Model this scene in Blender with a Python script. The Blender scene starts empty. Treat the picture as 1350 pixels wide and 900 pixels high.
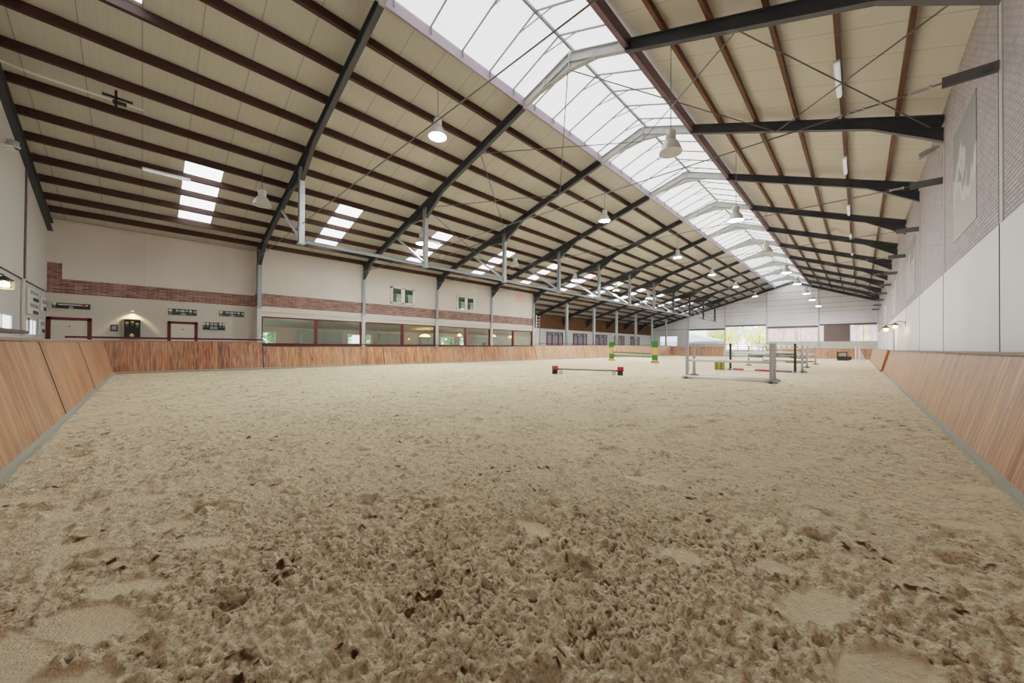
import bpy, math, random
import numpy as np
from mathutils import Vector, Matrix
random.seed(7)
C = bpy.context.scene.collection
ORD = ['first', 'second', 'third', 'fourth', 'fifth', 'sixth', 'seventh', 'eighth', 'ninth', 'tenth', 'eleventh', 'twelfth', 'thirteenth']

# ------------------------------------------------------------------ materials
def newmat(name):
    m = bpy.data.materials.new(name); m.use_nodes = True
    nt = m.node_tree; b = nt.nodes['Principled BSDF']
    return m, nt, b
def N(nt, typ, **kw):
    n = nt.nodes.new(typ)
    for k, v in kw.items():
        if k in n.inputs: n.inputs[k].default_value = v
        else: setattr(n, k, v)
    return n
def L(nt, a, b): nt.links.new(a, b)
def rgb(c): # sRGB 0..255 -> linear
    f = lambda v: (v/255/12.92) if v/255 <= .04045 else ((v/255+.055)/1.055)**2.4
    return (f(c[0]), f(c[1]), f(c[2]), 1)
def mix(nt, fac, a, b, mode='MIX'):
    n = nt.nodes.new('ShaderNodeMix'); n.data_type = 'RGBA'; n.blend_type = mode
    for i, v in ((0, fac), (6, a), (7, b)):
        if hasattr(v, 'is_output'): L(nt, v, n.inputs[i])
        else: n.inputs[i].default_value = v
    return n.outputs[2]
def math_(nt, op, a, b=None, c=None):
    n = nt.nodes.new('ShaderNodeMath'); n.operation = op
    for i, v in enumerate((a, b, c)):
        if v is None: continue
        if hasattr(v, 'is_output'): L(nt, v, n.inputs[i])
        else: n.inputs[i].default_value = v
    return n.outputs[0]
def pos(nt):
    g = nt.nodes.new('ShaderNodeNewGeometry'); s = nt.nodes.new('ShaderNodeSeparateXYZ')
    L(nt, g.outputs['Position'], s.inputs[0]); return g.outputs['Position'], s.outputs
def ramp(nt, fac, stops):
    r = nt.nodes.new('ShaderNodeValToRGB'); L(nt, fac, r.inputs[0])
    e = r.color_ramp.elements
    while len(e) < len(stops): e.new(.5)
    for i, (p, c) in enumerate(stops): e[i].position = p; e[i].color = c
    return r.outputs[0]
def plain(name, c, rough=.6, metal=0., var=.12, scale=6., bump=0.):
    m, nt, b = newmat(name); c = rgb(c)
    P, s = pos(nt)
    no = N(nt, 'ShaderNodeTexNoise', Scale=scale, Detail=4.); L(nt, P, no.inputs['Vector'])
    dk = tuple(v*(1-var) for v in c[:3])+(1,); lt = tuple(min(1, v*(1+var)) for v in c[:3])+(1,)
    L(nt, mix(nt, no.outputs[0], dk, lt), b.inputs['Base Color'])
    b.inputs['Roughness'].default_value = rough; b.inputs['Metallic'].default_value = metal
    if bump:
        bp = N(nt, 'ShaderNodeBump', Strength=bump, Distance=.02); L(nt, no.outputs[0], bp.inputs['Height']); L(nt, bp.outputs[0], b.inputs['Normal'])
    return m
def emit(name, c, s):
    m, nt, b = newmat(name); b.inputs['Base Color'].default_value = rgb(c)
    b.inputs['Emission Color'].default_value = rgb(c); b.inputs['Emission Strength'].default_value = s
    return m
def wood_planks(name, axis, cols, width=.14, rough=.45):
    m, nt, b = newmat(name); P, s = pos(nt)
    u = math_(nt, 'DIVIDE', s[axis], width); fl = math_(nt, 'FLOOR', u); fr = math_(nt, 'FRACT', u)
    wn = N(nt, 'ShaderNodeTexWhiteNoise', noise_dimensions='1D'); L(nt, fl, wn.inputs['W'])
    n = len(cols); col = ramp(nt, wn.outputs['Value'], [(i/(n-1), rgb(c)) for i, c in enumerate(cols)])
    cb = nt.nodes.new('ShaderNodeCombineXYZ')
    L(nt, math_(nt, 'MULTIPLY', s[axis], 16.), cb.inputs[0]); L(nt, math_(nt, 'MULTIPLY', s[2], 1.6), cb.inputs[2]); L(nt, fl, cb.inputs[1])
    no = N(nt, 'ShaderNodeTexNoise', Scale=1., Detail=5., Distortion=.6); L(nt, cb.outputs[0], no.inputs['Vector'])
    col = mix(nt, .4, col, ramp(nt, no.outputs[0], [(.40, rgb((74, 36, 22))), (.6, rgb((226, 160, 112)))]), 'MIX')
    big = N(nt, 'ShaderNodeTexNoise', Scale=.45, Detail=2.); L(nt, P, big.inputs['Vector'])
    col = mix(nt, math_(nt, 'MULTIPLY', ramp(nt, big.outputs[0], [(.42, (0, 0, 0, 1)), (.68, (1, 1, 1, 1))]), .3), col, rgb((206, 168, 148)))
    edge = math_(nt, 'LESS_THAN', math_(nt, 'MINIMUM', fr, math_(nt, 'SUBTRACT', 1., fr)), .035)
    col = mix(nt, math_(nt, 'MULTIPLY', edge, .6), col, rgb((44, 22, 14)))
    L(nt, col, b.inputs['Base Color']); b.inputs['Roughness'].default_value = rough
    return m
def brick(name, ax, c1, c2, mort, w=.21, h=.065, bump=.6, rough=.8, mix_amt=.55, ms=.012):
    m, nt, b = newmat(name); P, s = pos(nt)
    cb = nt.nodes.new('ShaderNodeCombineXYZ'); L(nt, s[ax], cb.inputs[0]); L(nt, s[2], cb.inputs[1])
    br = N(nt, 'ShaderNodeTexBrick', Scale=1.); br.inputs['Color1'].default_value = rgb(c1); br.inputs['Color2'].default_value = rgb(c2)
    br.inputs['Mortar'].default_value = rgb(mort); br.inputs['Mortar Size'].default_value = ms
    br.inputs['Brick Width'].default_value = w; br.inputs['Row Height'].default_value = h; br.inputs['Mortar Smooth'].default_value = .3
    L(nt, cb.outputs[0], br.inputs['Vector'])
    no = N(nt, 'ShaderNodeTexNoise', Scale=2.2, Detail=5.); L(nt, P, no.inputs['Vector'])
    dk = tuple(v*.4 for v in rgb(c1)[:3])+(1,)
    col = mix(nt, math_(nt, 'MULTIPLY', ramp(nt, no.outputs[0], [(.42, (0, 0, 0, 1)), (.7, (1, 1, 1, 1))]), mix_amt), br.outputs[0], dk)
    L(nt, col, b.inputs['Base Color']); b.inputs['Roughness'].default_value = rough
    bp = N(nt, 'ShaderNodeBump', Strength=bump, Distance=.012, invert=True); L(nt, br.outputs['Fac'], bp.inputs['Height']); L(nt, bp.outputs[0], b.inputs['Normal'])
    return m
def panel_mat(name, c, ax, step, off=0., line=.008, dark=.55, ribs=0., rough=.5, ax2=None, step2=1., off2=0.):
    m, nt, b = newmat(name); P, s = pos(nt); c = rgb(c)
    no = N(nt, 'ShaderNodeTexNoise', Scale=.6, Detail=5.); L(nt, P, no.inputs['Vector'])
    col = mix(nt, no.outputs[0], tuple(v*.86 for v in c[:3])+(1,), tuple(min(1, v*1.1) for v in c[:3])+(1,))
    def ln(a, st, of, wd):
        fr = math_(nt, 'FRACT', math_(nt, 'DIVIDE', math_(nt, 'SUBTRACT', s[a], of), st)); return math_(nt, 'LESS_THAN', fr, wd/st)
    col = mix(nt, ln(ax, step, off, line*2), col, tuple(v*(1-dark) for v in c[:3])+(1,))
    if ax2 is not None: col = mix(nt, ln(ax2, step2, off2, line*2), col, tuple(v*(1-dark) for v in c[:3])+(1,))
    if ribs:
        col = mix(nt, math_(nt, 'MULTIPLY', ln(ax, ribs, 0, ribs*.12), .10), col, (0.1, .1, .1, 1))
    L(nt, col, b.inputs['Base Color']); b.inputs['Roughness'].default_value = rough
    return m
M = {}
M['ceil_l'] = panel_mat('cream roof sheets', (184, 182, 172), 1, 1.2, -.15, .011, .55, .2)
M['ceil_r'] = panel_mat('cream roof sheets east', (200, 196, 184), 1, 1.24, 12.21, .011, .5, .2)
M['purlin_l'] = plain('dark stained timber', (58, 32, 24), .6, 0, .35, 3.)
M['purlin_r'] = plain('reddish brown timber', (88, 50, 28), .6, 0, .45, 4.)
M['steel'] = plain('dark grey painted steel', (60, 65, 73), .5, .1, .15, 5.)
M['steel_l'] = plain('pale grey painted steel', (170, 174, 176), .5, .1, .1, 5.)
M['brk'] = plain('dull zinc bracket', (104, 106, 108), .5, .3, .2, 9.)
M['galv'] = plain('galvanised steel', (176, 180, 184), .42, .5, .25, 60.)
M['ridge_steel'] = plain('silver grey ridge steel', (176, 178, 176), .5, .1, .08, 3.)
M['column'] = plain('grey white column paint', (198, 198, 196), .5, 0, .06, 4.)
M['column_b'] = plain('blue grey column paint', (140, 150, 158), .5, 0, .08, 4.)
M['mauve'] = plain('mauve grey gutter', (166, 152, 168), .5, 0, .08, 4.)
M['mauve_d'] = plain('purple brown gutter', (98, 74, 86), .5, 0, .1, 4.)
M['rod'] = plain('rod steel', (96, 98, 98), .45, .4, .1, 4.)
M['bar'] = plain('glazing bar aluminium', (120, 122, 124), .45, .3, .1, 4.)
M['white'] = plain('white paint', (226, 226, 224), .5, 0, .04, 5.)
M['red'] = plain('dark red paint', (92, 18, 34), .45, 0, .1, 5.)
M['black'] = plain('black paint', (24, 24, 26), .5, 0, .1, 5.)
M['gap'] = plain('dark joint and gap tone', (30, 26, 26), .8, 0, .1, 5.)  # flat dark tone for joints, panel gaps, stand holes and plank marks
M['wall_panel'] = panel_mat('pale beige wall panel', (210, 200, 192), 1, 3.0, -.06, .008, .25, 0.)
M['near_panel'] = panel_mat('pale grey wall panel', (206, 203, 199), 0, 4.2, -22.2, .012, .5, .25)
M['cream'] = plain('cream painted masonry', (216, 206, 193), .7, 0, .06, 5., .15)
M['cream_b'] = brick('cream painted brick', 1, (212, 202, 191), (208, 198, 187), (196, 186, 174), .21, .065, .35, .7, .0)
M['redbrick'] = brick('rough red brick', 1, (164, 112, 100), (84, 48, 48), (182, 162, 154), .34, .075, .8, .85, .6, .012)
M['brownbrick'] = brick('brown timber and brick infill', 1, (112, 78, 46), (92, 62, 38), (70, 48, 32), .5, .2, .5, .85, .5)
M['rbrick'] = brick('white washed brick', 1, (206, 199, 204), (188, 179, 185), (128, 120, 124), .24, .078, 1., .75, .3, .011)
M['rlow'] = panel_mat('white painted smooth wall', (242, 242, 241), 2, .52, .1, .004, .08, 0., .55, 1, 3.1, 10.45)
M['plaster'] = None
M['kick_n'] = wood_planks('hardwood boards near end', 0, [(152, 84, 46), (190, 120, 74), (118, 62, 36), (198, 140, 102), (142, 82, 52)], .21)
M['kick_l'] = wood_planks('hardwood boards long side', 1, [(158, 74, 38), (192, 106, 58), (92, 44, 32), (204, 126, 76), (128, 60, 44), (176, 92, 48)], .17)
M['kick_ld'] = wood_planks('dark hardwood boards', 1, [(128, 56, 32), (168, 82, 40), (84, 38, 28), (182, 98, 54), (110, 52, 38)], .17)
M['kick_r'] = wood_planks('pale hardwood boards', 1, [(176, 124, 98), (196, 146, 118), (154, 100, 76), (202, 160, 136)], .16)  # paled palette: side wall glare put into the board colour
M['kick_f'] = wood_planks('hardwood boards far end', 0, [(170, 86, 44), (178, 118, 96), (132, 68, 40), (190, 140, 120), (176, 100, 50)], .5)
M['wood_o'] = plain('raw orange timber', (160, 96, 40), .6, 0, .25, 8.)
M['strip'] = plain('grey concrete strip', (146, 144, 132), .8, 0, .15, 12., .2)
M['rail_top'] = plain('weathered grey top rail', (138, 126, 118), .6, 0, .2, 5.)
M['concrete'] = plain('grey concrete floor', (150, 146, 140), .8, 0, .15, 3.)
M['gable'] = panel_mat('pale lilac grey gable panel', (246, 242, 244), 2, .62, .15, .012, .22, 0., .55, 0, 3.05, -23.3)
M['brownpanel'] = plain('brown shutter panel', (112, 92, 88), .6, 0, .1, 3.)
M['sill'] = plain('pale green grey parapet', (208, 206, 190), .6, 0, .06, 3.)
M['green'] = plain('bright green paint', (20, 104, 32), .45, 0, .12, 6.)
M['dkgreen'] = plain('deep green pole', (52, 124, 92), .45, 0, .12, 6.)
M['orange'] = plain('orange timber', (214, 156, 84), .5, 0, .15, 6.)
M['pole'] = plain('white jump pole', (240, 240, 238), .4, 0, .04, 5.)
M['poleg'] = plain('grey weathered pole', (112, 110, 108), .6, 0, .2, 5.)
M['polered'] = plain('red jump pole paint', (190, 60, 76), .45, 0, .1, 5.)
M['bright_red'] = plain('bright red plastic', (186, 40, 50), .4, 0, .1, 5.)
M['planter'] = plain('olive yellow plastic', (150, 148, 60), .5, 0, .2, 9.)
M['board'] = plain('dark green display board', (58, 66, 60), .5, 0, .12, 6.)
M['boardk'] = plain('black display board', (32, 34, 36), .5, 0, .15, 6.)
M['silver'] = plain('silver frame', (196, 194, 188), .4, .3, .05, 5.)
M['ribbon'] = plain('pale rosette ribbon', (206, 202, 196), .6, 0, .1, 9.)
M['photo'] = plain('grey photo print', (150, 150, 148), .4, 0, .6, 14.)
M['brass'] = plain('pale brass', (196, 178, 128), .35, .6, .1, 6.)
M['lens_off'] = plain('unlit lamp lens', (176, 178, 176), .3, 0, .05, 5.)
M['lampmetal'] = plain('lamp housing aluminium', (214, 214, 212), .4, .3, .06, 8.)
M['lens_on'] = emit('lit lamp lens', (246, 255, 248), 300.)
M['lens_dim'] = emit('lit lamp lens far', (250, 252, 250), 170.)
M['tube'] = emit('fluorescent tube cover', (226, 230, 232), .25)
M['glow'] = emit('warm bulb glass', (255, 226, 176), 6.)
M['warm'] = emit('warm lamp shade', (255, 196, 120), 5.)
M['wood'] = plain('brown furniture wood', (120, 72, 44), .5, 0, .2, 6.)
M['darkwood'] = plain('dark red brown timber', (84, 40, 32), .5, 0, .25, 4.)
M['tan'] = plain('tan room wall', (186, 166, 146), .8, 0, .1, 1.)
M['roomgrey'] = plain('grey green cupboard front', (112, 122, 110), .6, 0, .15, 2.)
M['pale_ceiling'] = plain('pale green room ceiling', (196, 208, 194), .8, 0, .05, 1.)
M['leaf'] = plain('washed out foliage', (226, 228, 140), .7, 0, .5, 5.)  # foliage paled: overexposed daylight put into the leaf colour
M['leaf2'] = plain('grey green foliage', (206, 212, 190), .7, 0, .45, 5.)  # leaf tone lightened, the same washed-out daylight painted in
M['leaf3'] = plain('garden green foliage', (90, 150, 70), .7, 0, .5, 5.)
M['bark'] = plain('brown bark', (92, 74, 58), .8, 0, .3, 6.)
M['canvas'] = plain('white marquee canvas', (236, 234, 240), .6, 0, .03, 2.)
M['gravel'] = plain('pale yard gravel', (196, 188, 182), .9, 0, .1, 8.)
M['orange_cone'] = M['orange']

# plaster patches on the brick wall
m, nt, b = newmat('patched grey plaster'); P, s = pos(nt)
no = N(nt, 'ShaderNodeTexNoise', Scale=.9, Detail=3., Distortion=1.2); L(nt, P, no.inputs['Vector'])
z = math_(nt, 'ADD', math_(nt, 'MULTIPLY', math_(nt, 'SUBTRACT', s[2], 5.2), .28), no.outputs[0])
z = math_(nt, 'ADD', z, math_(nt, 'MULTIPLY', math_(nt, 'SINE', math_(nt, 'MULTIPLY', s[1], 2.5)), .08))
L(nt, ramp(nt, z, [(.5, rgb((190, 190, 188))), (.54, rgb((212, 212, 210))), (.60, rgb((206, 206, 206))), (.64, rgb((150, 150, 152)))]), b.inputs['Base Color']); b.inputs['Roughness'].default_value = .8
M['plaster'] = m
# skylight sheet, its own glow stands in for daylight
def sky_sheet(name, c, strength):
    m, nt, b = newmat(name); P, s = pos(nt)
    no = N(nt, 'ShaderNodeTexNoise', Scale=.5, Detail=4.); L(nt, P, no.inputs['Vector'])
    c = rgb(c); col = mix(nt, no.outputs[0], tuple(v*.95 for v in c[:3])+(1,), tuple(min(1, v*1.05) for v in c[:3])+(1,))
    L(nt, col, b.inputs['Emission Color']); b.inputs['Emission Strength'].default_value = strength
    b.inputs['Base Color'].default_value = (.7, .7, .7, 1); b.inputs['Roughness'].default_value = .5
    return m
M['sky'] = sky_sheet('milky ridge glazing', (246, 247, 252), SKY if 'SKY' in globals() else 1.0)
M['rooflight'] = sky_sheet('milky roof light sheet', (244, 247, 255), 2.6)
# glass
def glass(name, tint, refl=.12):
    m, nt, b = newmat(name)
    tr = N(nt, 'ShaderNodeBsdfTransparent'); tr.inputs[0].default_value = tint
    gl = N(nt, 'ShaderNodeBsdfGlossy', Roughness=.02)
    fr = N(nt, 'ShaderNodeFresnel', IOR=1.5)
    mx = N(nt, 'ShaderNodeMixShader'); L(nt, math_(nt, 'ADD', math_(nt, 'MULTIPLY', fr.outputs[0], .6), refl*.4), mx.inputs[0])
    L(nt, tr.outputs[0], mx.inputs[1]); L(nt, gl.outputs[0], mx.inputs[2])
    L(nt, mx.outputs[0], nt.nodes['Material Output'].inputs[0]); return m
M['glass'] = glass('window glass', (.86, .92, .88, 1))
# translucent mesh curtains of the far gable
m, nt, b = newmat('translucent peach and lilac windbreak'); P, s = pos(nt)
wn = N(nt, 'ShaderNodeTexNoise', Scale=.75, Detail=2.); cb = nt.nodes.new('ShaderNodeCombineXYZ'); L(nt, s[0], cb.inputs[0]); L(nt, cb.outputs[0], wn.inputs['Vector'])
n2 = N(nt, 'ShaderNodeTexNoise', Scale=2.5, Detail=5.); L(nt, P, n2.inputs['Vector'])
col = ramp(nt, wn.outputs[0], [(.36, rgb((226, 214, 236))), (.44, rgb((252, 240, 216))), (.54, rgb((234, 222, 240))), (.62, rgb((254, 244, 224)))])
col = mix(nt, .25, col, ramp(nt, n2.outputs[0], [(.40, rgb((180, 172, 130))), (.58, (1, 1, 1, 1))]), 'MULTIPLY')
tl = N(nt, 'ShaderNodeBsdfTranslucent'); df = N(nt, 'ShaderNodeBsdfDiffuse'); L(nt, col, tl.inputs[0]); L(nt, col, df.inputs[0])
mx = N(nt, 'ShaderNodeMixShader'); mx.inputs[0].default_value = .8; L(nt, df.outputs[0], mx.inputs[1]); L(nt, tl.outputs[0], mx.inputs[2]); L(nt, mx.outputs[0], nt.nodes['Material Output'].inputs[0])
M['mesh'] = m
# sand
m, nt, b = newmat('riding sand'); P, s = pos(nt)
at = N(nt, 'ShaderNodeAttribute', attribute_name='damp_shade'); fl_ = N(nt, 'ShaderNodeAttribute', attribute_name='flat')  # damp sand plus shade painted into creases and hollows
def sn(scale, det, rough=.6, dist=0.):
    n = N(nt, 'ShaderNodeTexNoise', Scale=scale, Detail=det, Roughness=rough, Distortion=dist); L(nt, P, n.inputs['Vector']); return n.outputs[0]
n1, n2, n3, n4 = sn(70, 5, .7), sn(.35, 3), sn(24, 5, .7, .4), sn(58, 4, .65, .3)
BW = lambda a, b: [(a, (1, 1, 1, 1)), (b, (0, 0, 0, 1))]
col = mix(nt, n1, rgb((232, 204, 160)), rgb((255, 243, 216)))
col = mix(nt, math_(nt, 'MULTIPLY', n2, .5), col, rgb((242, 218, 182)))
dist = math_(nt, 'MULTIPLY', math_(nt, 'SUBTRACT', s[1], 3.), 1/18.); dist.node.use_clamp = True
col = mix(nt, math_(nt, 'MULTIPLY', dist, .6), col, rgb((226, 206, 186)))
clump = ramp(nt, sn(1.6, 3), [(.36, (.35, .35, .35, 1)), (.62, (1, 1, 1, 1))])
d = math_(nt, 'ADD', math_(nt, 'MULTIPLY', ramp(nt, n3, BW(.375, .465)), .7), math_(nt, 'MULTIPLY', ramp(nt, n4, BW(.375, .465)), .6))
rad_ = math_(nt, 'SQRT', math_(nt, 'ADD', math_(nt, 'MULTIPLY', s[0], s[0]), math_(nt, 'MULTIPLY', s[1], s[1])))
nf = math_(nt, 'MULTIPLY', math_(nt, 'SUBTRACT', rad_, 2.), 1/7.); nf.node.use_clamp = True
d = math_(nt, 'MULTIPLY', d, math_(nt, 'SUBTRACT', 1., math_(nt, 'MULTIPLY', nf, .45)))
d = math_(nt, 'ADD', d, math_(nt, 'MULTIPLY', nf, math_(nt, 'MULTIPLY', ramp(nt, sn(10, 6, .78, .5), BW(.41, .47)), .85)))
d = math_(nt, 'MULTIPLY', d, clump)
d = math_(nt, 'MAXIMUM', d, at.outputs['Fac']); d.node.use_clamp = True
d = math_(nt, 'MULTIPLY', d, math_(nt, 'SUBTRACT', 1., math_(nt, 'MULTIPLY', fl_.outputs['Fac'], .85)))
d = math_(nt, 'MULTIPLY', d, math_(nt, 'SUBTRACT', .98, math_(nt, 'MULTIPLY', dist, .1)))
col = mix(nt, d, col, rgb((98, 66, 34)))  # dark specks paint in small pit shadows and damp sand
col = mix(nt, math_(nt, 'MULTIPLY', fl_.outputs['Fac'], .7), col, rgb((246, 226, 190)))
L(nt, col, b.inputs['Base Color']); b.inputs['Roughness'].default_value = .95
b.inputs['Specular IOR Level'].default_value = .1
bp = N(nt, 'ShaderNodeBump', Strength=1., Distance=.03); L(nt, math_(nt, 'ADD', n3, math_(nt, 'MULTIPLY', n4, .6)), bp.inputs['Height'])
bp2 = N(nt, 'ShaderNodeBump', Strength=.8, Distance=.008); L(nt, n1, bp2.inputs['Height']); L(nt, bp.outputs[0], bp2.inputs['Normal']); L(nt, bp2.outputs[0], b.inputs['Normal'])
M['sand'] = m

# ------------------------------------------------------------------ mesh builder
class MB:
    def __init__(s): s.v = []; s.f = []; s.mi = []; s.mats = []; s.cur = 0
    def use(s, m):
        if m not in s.mats: s.mats.append(m)
        s.cur = s.mats.index(m); return s
    def add(s, vs, fs):
        o = len(s.v); s.v += [tuple(v) for v in vs]; s.f += [tuple(i+o for i in f) for f in fs]; s.mi += [s.cur]*len(fs); return s
    def box(s, a, b):
        x0, x1 = sorted((a[0], b[0])); y0, y1 = sorted((a[1], b[1])); z0, z1 = sorted((a[2], b[2]))
        return s.add([(x0,y0,z0),(x1,y0,z0),(x1,y1,z0),(x0,y1,z0),(x0,y0,z1),(x1,y0,z1),(x1,y1,z1),(x0,y1,z1)],
                     [(0,3,2,1),(4,5,6,7),(0,1,5,4),(1,2,6,5),(2,3,7,6),(3,0,4,7)])
    def beam(s, p, q, w, h, up=(0,0,1)):   # w across, h along up
        p, q = Vector(p), Vector(q); d = (q-p).normalized(); r = d.cross(Vector(up)).normalized(); u = r.cross(d)
        vs = []
        for c in (p, q):
            for a, bb in ((-1,-1),(1,-1),(1,1),(-1,1)): vs.append(c+r*(a*w/2)+u*(bb*h/2))
        return s.add(vs, [(0,3,2,1),(4,5,6,7),(0,1,5,4),(1,2,6,5),(2,3,7,6),(3,0,4,7)])
    def ibeam(s, p, q, w, h, tf=.02, tw=.014, up=(0,0,1)):
        p, q = Vector(p), Vector(q); d = (q-p).normalized(); r = d.cross(Vector(up)).normalized(); u = r.cross(d)
        s.beam(p, q, tw, h-2*tf, up)
        for sg in (1, -1):
            o = u*(sg*(h/2-tf/2)); s.beam(p+o, q+o, w, tf, up)
        return s
    def tube(s, pts, r, n=8, cap=True):
        pts = [Vector(p) for p in pts]; rings = []
        for i, p in enumerate(pts):
            d = (pts[min(i+1, len(pts)-1)]-pts[max(i-1, 0)]).normalized()
            a = d.cross(Vector((0,0,1)) if abs(d.z) < .95 else Vector((1,0,0))).normalized(); bb = d.cross(a)
            rings.append([p+a*(r*math.cos(t))+bb*(r*math.sin(t)) for t in [2*math.pi*k/n for k in range(n)]])
        vs = [v for g in rings for v in g]; fs = []
        for i in range(len(pts)-1):
            for k in range(n): fs.append((i*n+k, i*n+(k+1)%n, (i+1)*n+(k+1)%n, (i+1)*n+k))
        if cap: fs += [tuple(range(n))[::-1], tuple(range((len(pts)-1)*n, len(pts)*n))]
        return s.add(vs, fs)
    def lathe(s, prof, c=(0,0,0), n=24):
        vs = []; fs = []
        for r, z in prof:
            for k in range(n): t = 2*math.pi*k/n; vs.append((c[0]+r*math.cos(t), c[1]+r*math.sin(t), c[2]+z))
        for i in range(len(prof)-1):
            for k in range(n): fs.append((i*n+k, i*n+(k+1)%n, (i+1)*n+(k+1)%n, (i+1)*n+k))
        return s.add(vs, fs)
    def prism(s, poly, ext):
        n = len(poly); e = Vector(ext); a = [Vector(p) for p in poly]; vs = a+[p+e for p in a]
        return s.add(vs, [tuple(range(n))[::-1], tuple(range(n, 2*n))]+[(k, (k+1)%n, n+(k+1)%n, n+k) for k in range(n)])
    def disc(s, c, r, nrm, n=20, th=.01):
        c = Vector(c); nrm = Vector(nrm).normalized(); a = nrm.cross(Vector((0,0,1)) if abs(nrm.z) < .9 else Vector((1,0,0))).normalized(); bb = nrm.cross(a)
        return s.prism([c+a*(r*math.cos(2*math.pi*k/n))+bb*(r*math.sin(2*math.pi*k/n)) for k in range(n)], nrm*th)
    def build(s, name, mat=None, parent=None, smooth=False, loc=None):
        me = bpy.data.meshes.new(name); me.from_pydata([tuple(v) for v in s.v], [], s.f)
        ms = s.mats if mat is None else [mat]
        for mm in ms: me.materials.append(mm)
        if mat is None: me.polygons.foreach_set('material_index', s.mi)
        if smooth: me.polygons.foreach_set('use_smooth', [True]*len(me.polygons))
        import bmesh
        bm = bmesh.new(); bm.from_mesh(me); bmesh.ops.recalc_face_normals(bm, faces=bm.faces); bm.to_mesh(me); bm.free()
        o = bpy.data.objects.new(name, me); C.objects.link(o)
        if loc: o.location = loc
        if parent: o.parent = parent
        return o
def thing(name, label, cat, loc=(0,0,0), rz=0, group=None):
    o = bpy.data.objects.new(name, None); C.objects.link(o); o.location = loc; o.rotation_euler = (0,0,rz); o.empty_display_size = .2
    tag(o, label, cat, group); return o
def tag(o, label, cat, group=None):
    o['label'] = label; o['category'] = cat
    if group: o['group'] = group
    return o
def struct(o): o['kind'] = 'structure'; return o
def copy_tree(o, parent=None):
    c = o.copy(); C.objects.link(c)
    if parent: c.parent = parent
    for ch in [x for x in bpy.data.objects if x.parent == o]: copy_tree(ch, c)
    return c

# ------------------------------------------------------------------ layout (metres): X across, Y along the hall, camera above the origin
CH = 1.1761
Y0 = 10.544; FY = [Y0+6*k for k in range(-1, 10)]; YN, YF = -3.05, 70.55
XR, XC, XRW, XS = 1.84, -25.2, -26.0, -30.2
APX, APZ = -7.6, 11.85
zl = lambda x: 10.75+.289*(x+11.4)             # rafter top, long slope
zr = lambda x: APZ-.385*(x-APX)                # rafter top, short slope
SKL, SKR = -9.9, -5.36
CE = .255                                        # ceiling above the rafters
WX = (-24.0, -22.9, -21.7, -20.55, -19.4)       # roof-light panels lie between these purlins
PL = [-10.05, -11.35, -12.7, -14.05, -15.4, -16.75, -18.0, -19.3, -20.5, -21.65, -22.85, -24.05, -25.0]
PL2 = [-26.2, -27.6, -29.0]
PR = [-4.2, -2.95, -1.67, -.41, .88]

# ---------------- setting: floors
def hash2(ix, iy, k=0):
    h = (ix.astype(np.int64)*374761393+iy.astype(np.int64)*668265263+k*1442695041) & 0xffffffff
    h = ((h ^ (h >> 13))*1274126177) & 0xffffffff
    return ((h ^ (h >> 16)) & 0xffffff)/float(0xffffff)
def vnoise(x, y, k=0):
    ix, iy = np.floor(x), np.floor(y); fx, fy = x-ix, y-iy; u, v = fx*fx*fx*(fx*(fx*6-15)+10), fy*fy*fy*(fy*(fy*6-15)+10)
    a, b_, c, d_ = hash2(ix, iy, k), hash2(ix+1, iy, k), hash2(ix, iy+1, k), hash2(ix+1, iy+1, k)
    return (a*(1-u)+b_*u)*(1-v)+(c*(1-u)+d_*u)*v-.5
def worley(x, y, k=0):
    ix, iy = np.floor(x), np.floor(y); best = np.full(x.shape, 9.); cid = np.zeros(x.shape)
    for dx in (-1, 0, 1):
        for dy in (-1, 0, 1):
            jx, jy = ix+dx, iy+dy; px = jx+.15+.7*hash2(jx, jy, k+1); py = jy+.15+.7*hash2(jx, jy, k+2)
            d2 = (px-x)**2+(py-y)**2; mk = d2 < best; best = np.where(mk, d2, best); cid = np.where(mk, hash2(jx, jy, k+3), cid)
    return np.sqrt(best), cid
SMOOTH = [(-.76,2.16,.17,.10,.3),(-.34,2.41,.16,.09,.5),(-2.88,.26,.2,.1,.9),(-4.09,-.39,.22,.1,.4),(-3.36,-.3,.2,.1,1.),(-2.61,-.05,.26,.11,.8),(-2.39,-.15,.3,.14,.6),
          (-2.35,-.42,.42,.2,.7),(-4.63,-.58,.2,.1,.3),(-4.07,.03,.2,.09,1.2),(-3.3,.15,.19,.1,.9),(-2.0,-.2,.28,.13,.8),(-1.38,3.15,.24,.1,.2),(-1.59,1.79,.2,.08,0.),
          (.72,4.98,.25,.12,.8),(-.15,2.2,.25,.16,.9),(.05,1.9,.3,.15,1.),(.5,3.9,.22,.1,.5),(-3.9,1.4,.22,.09,.8),(-2.1,-.62,.4,.2,.7)]
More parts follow.
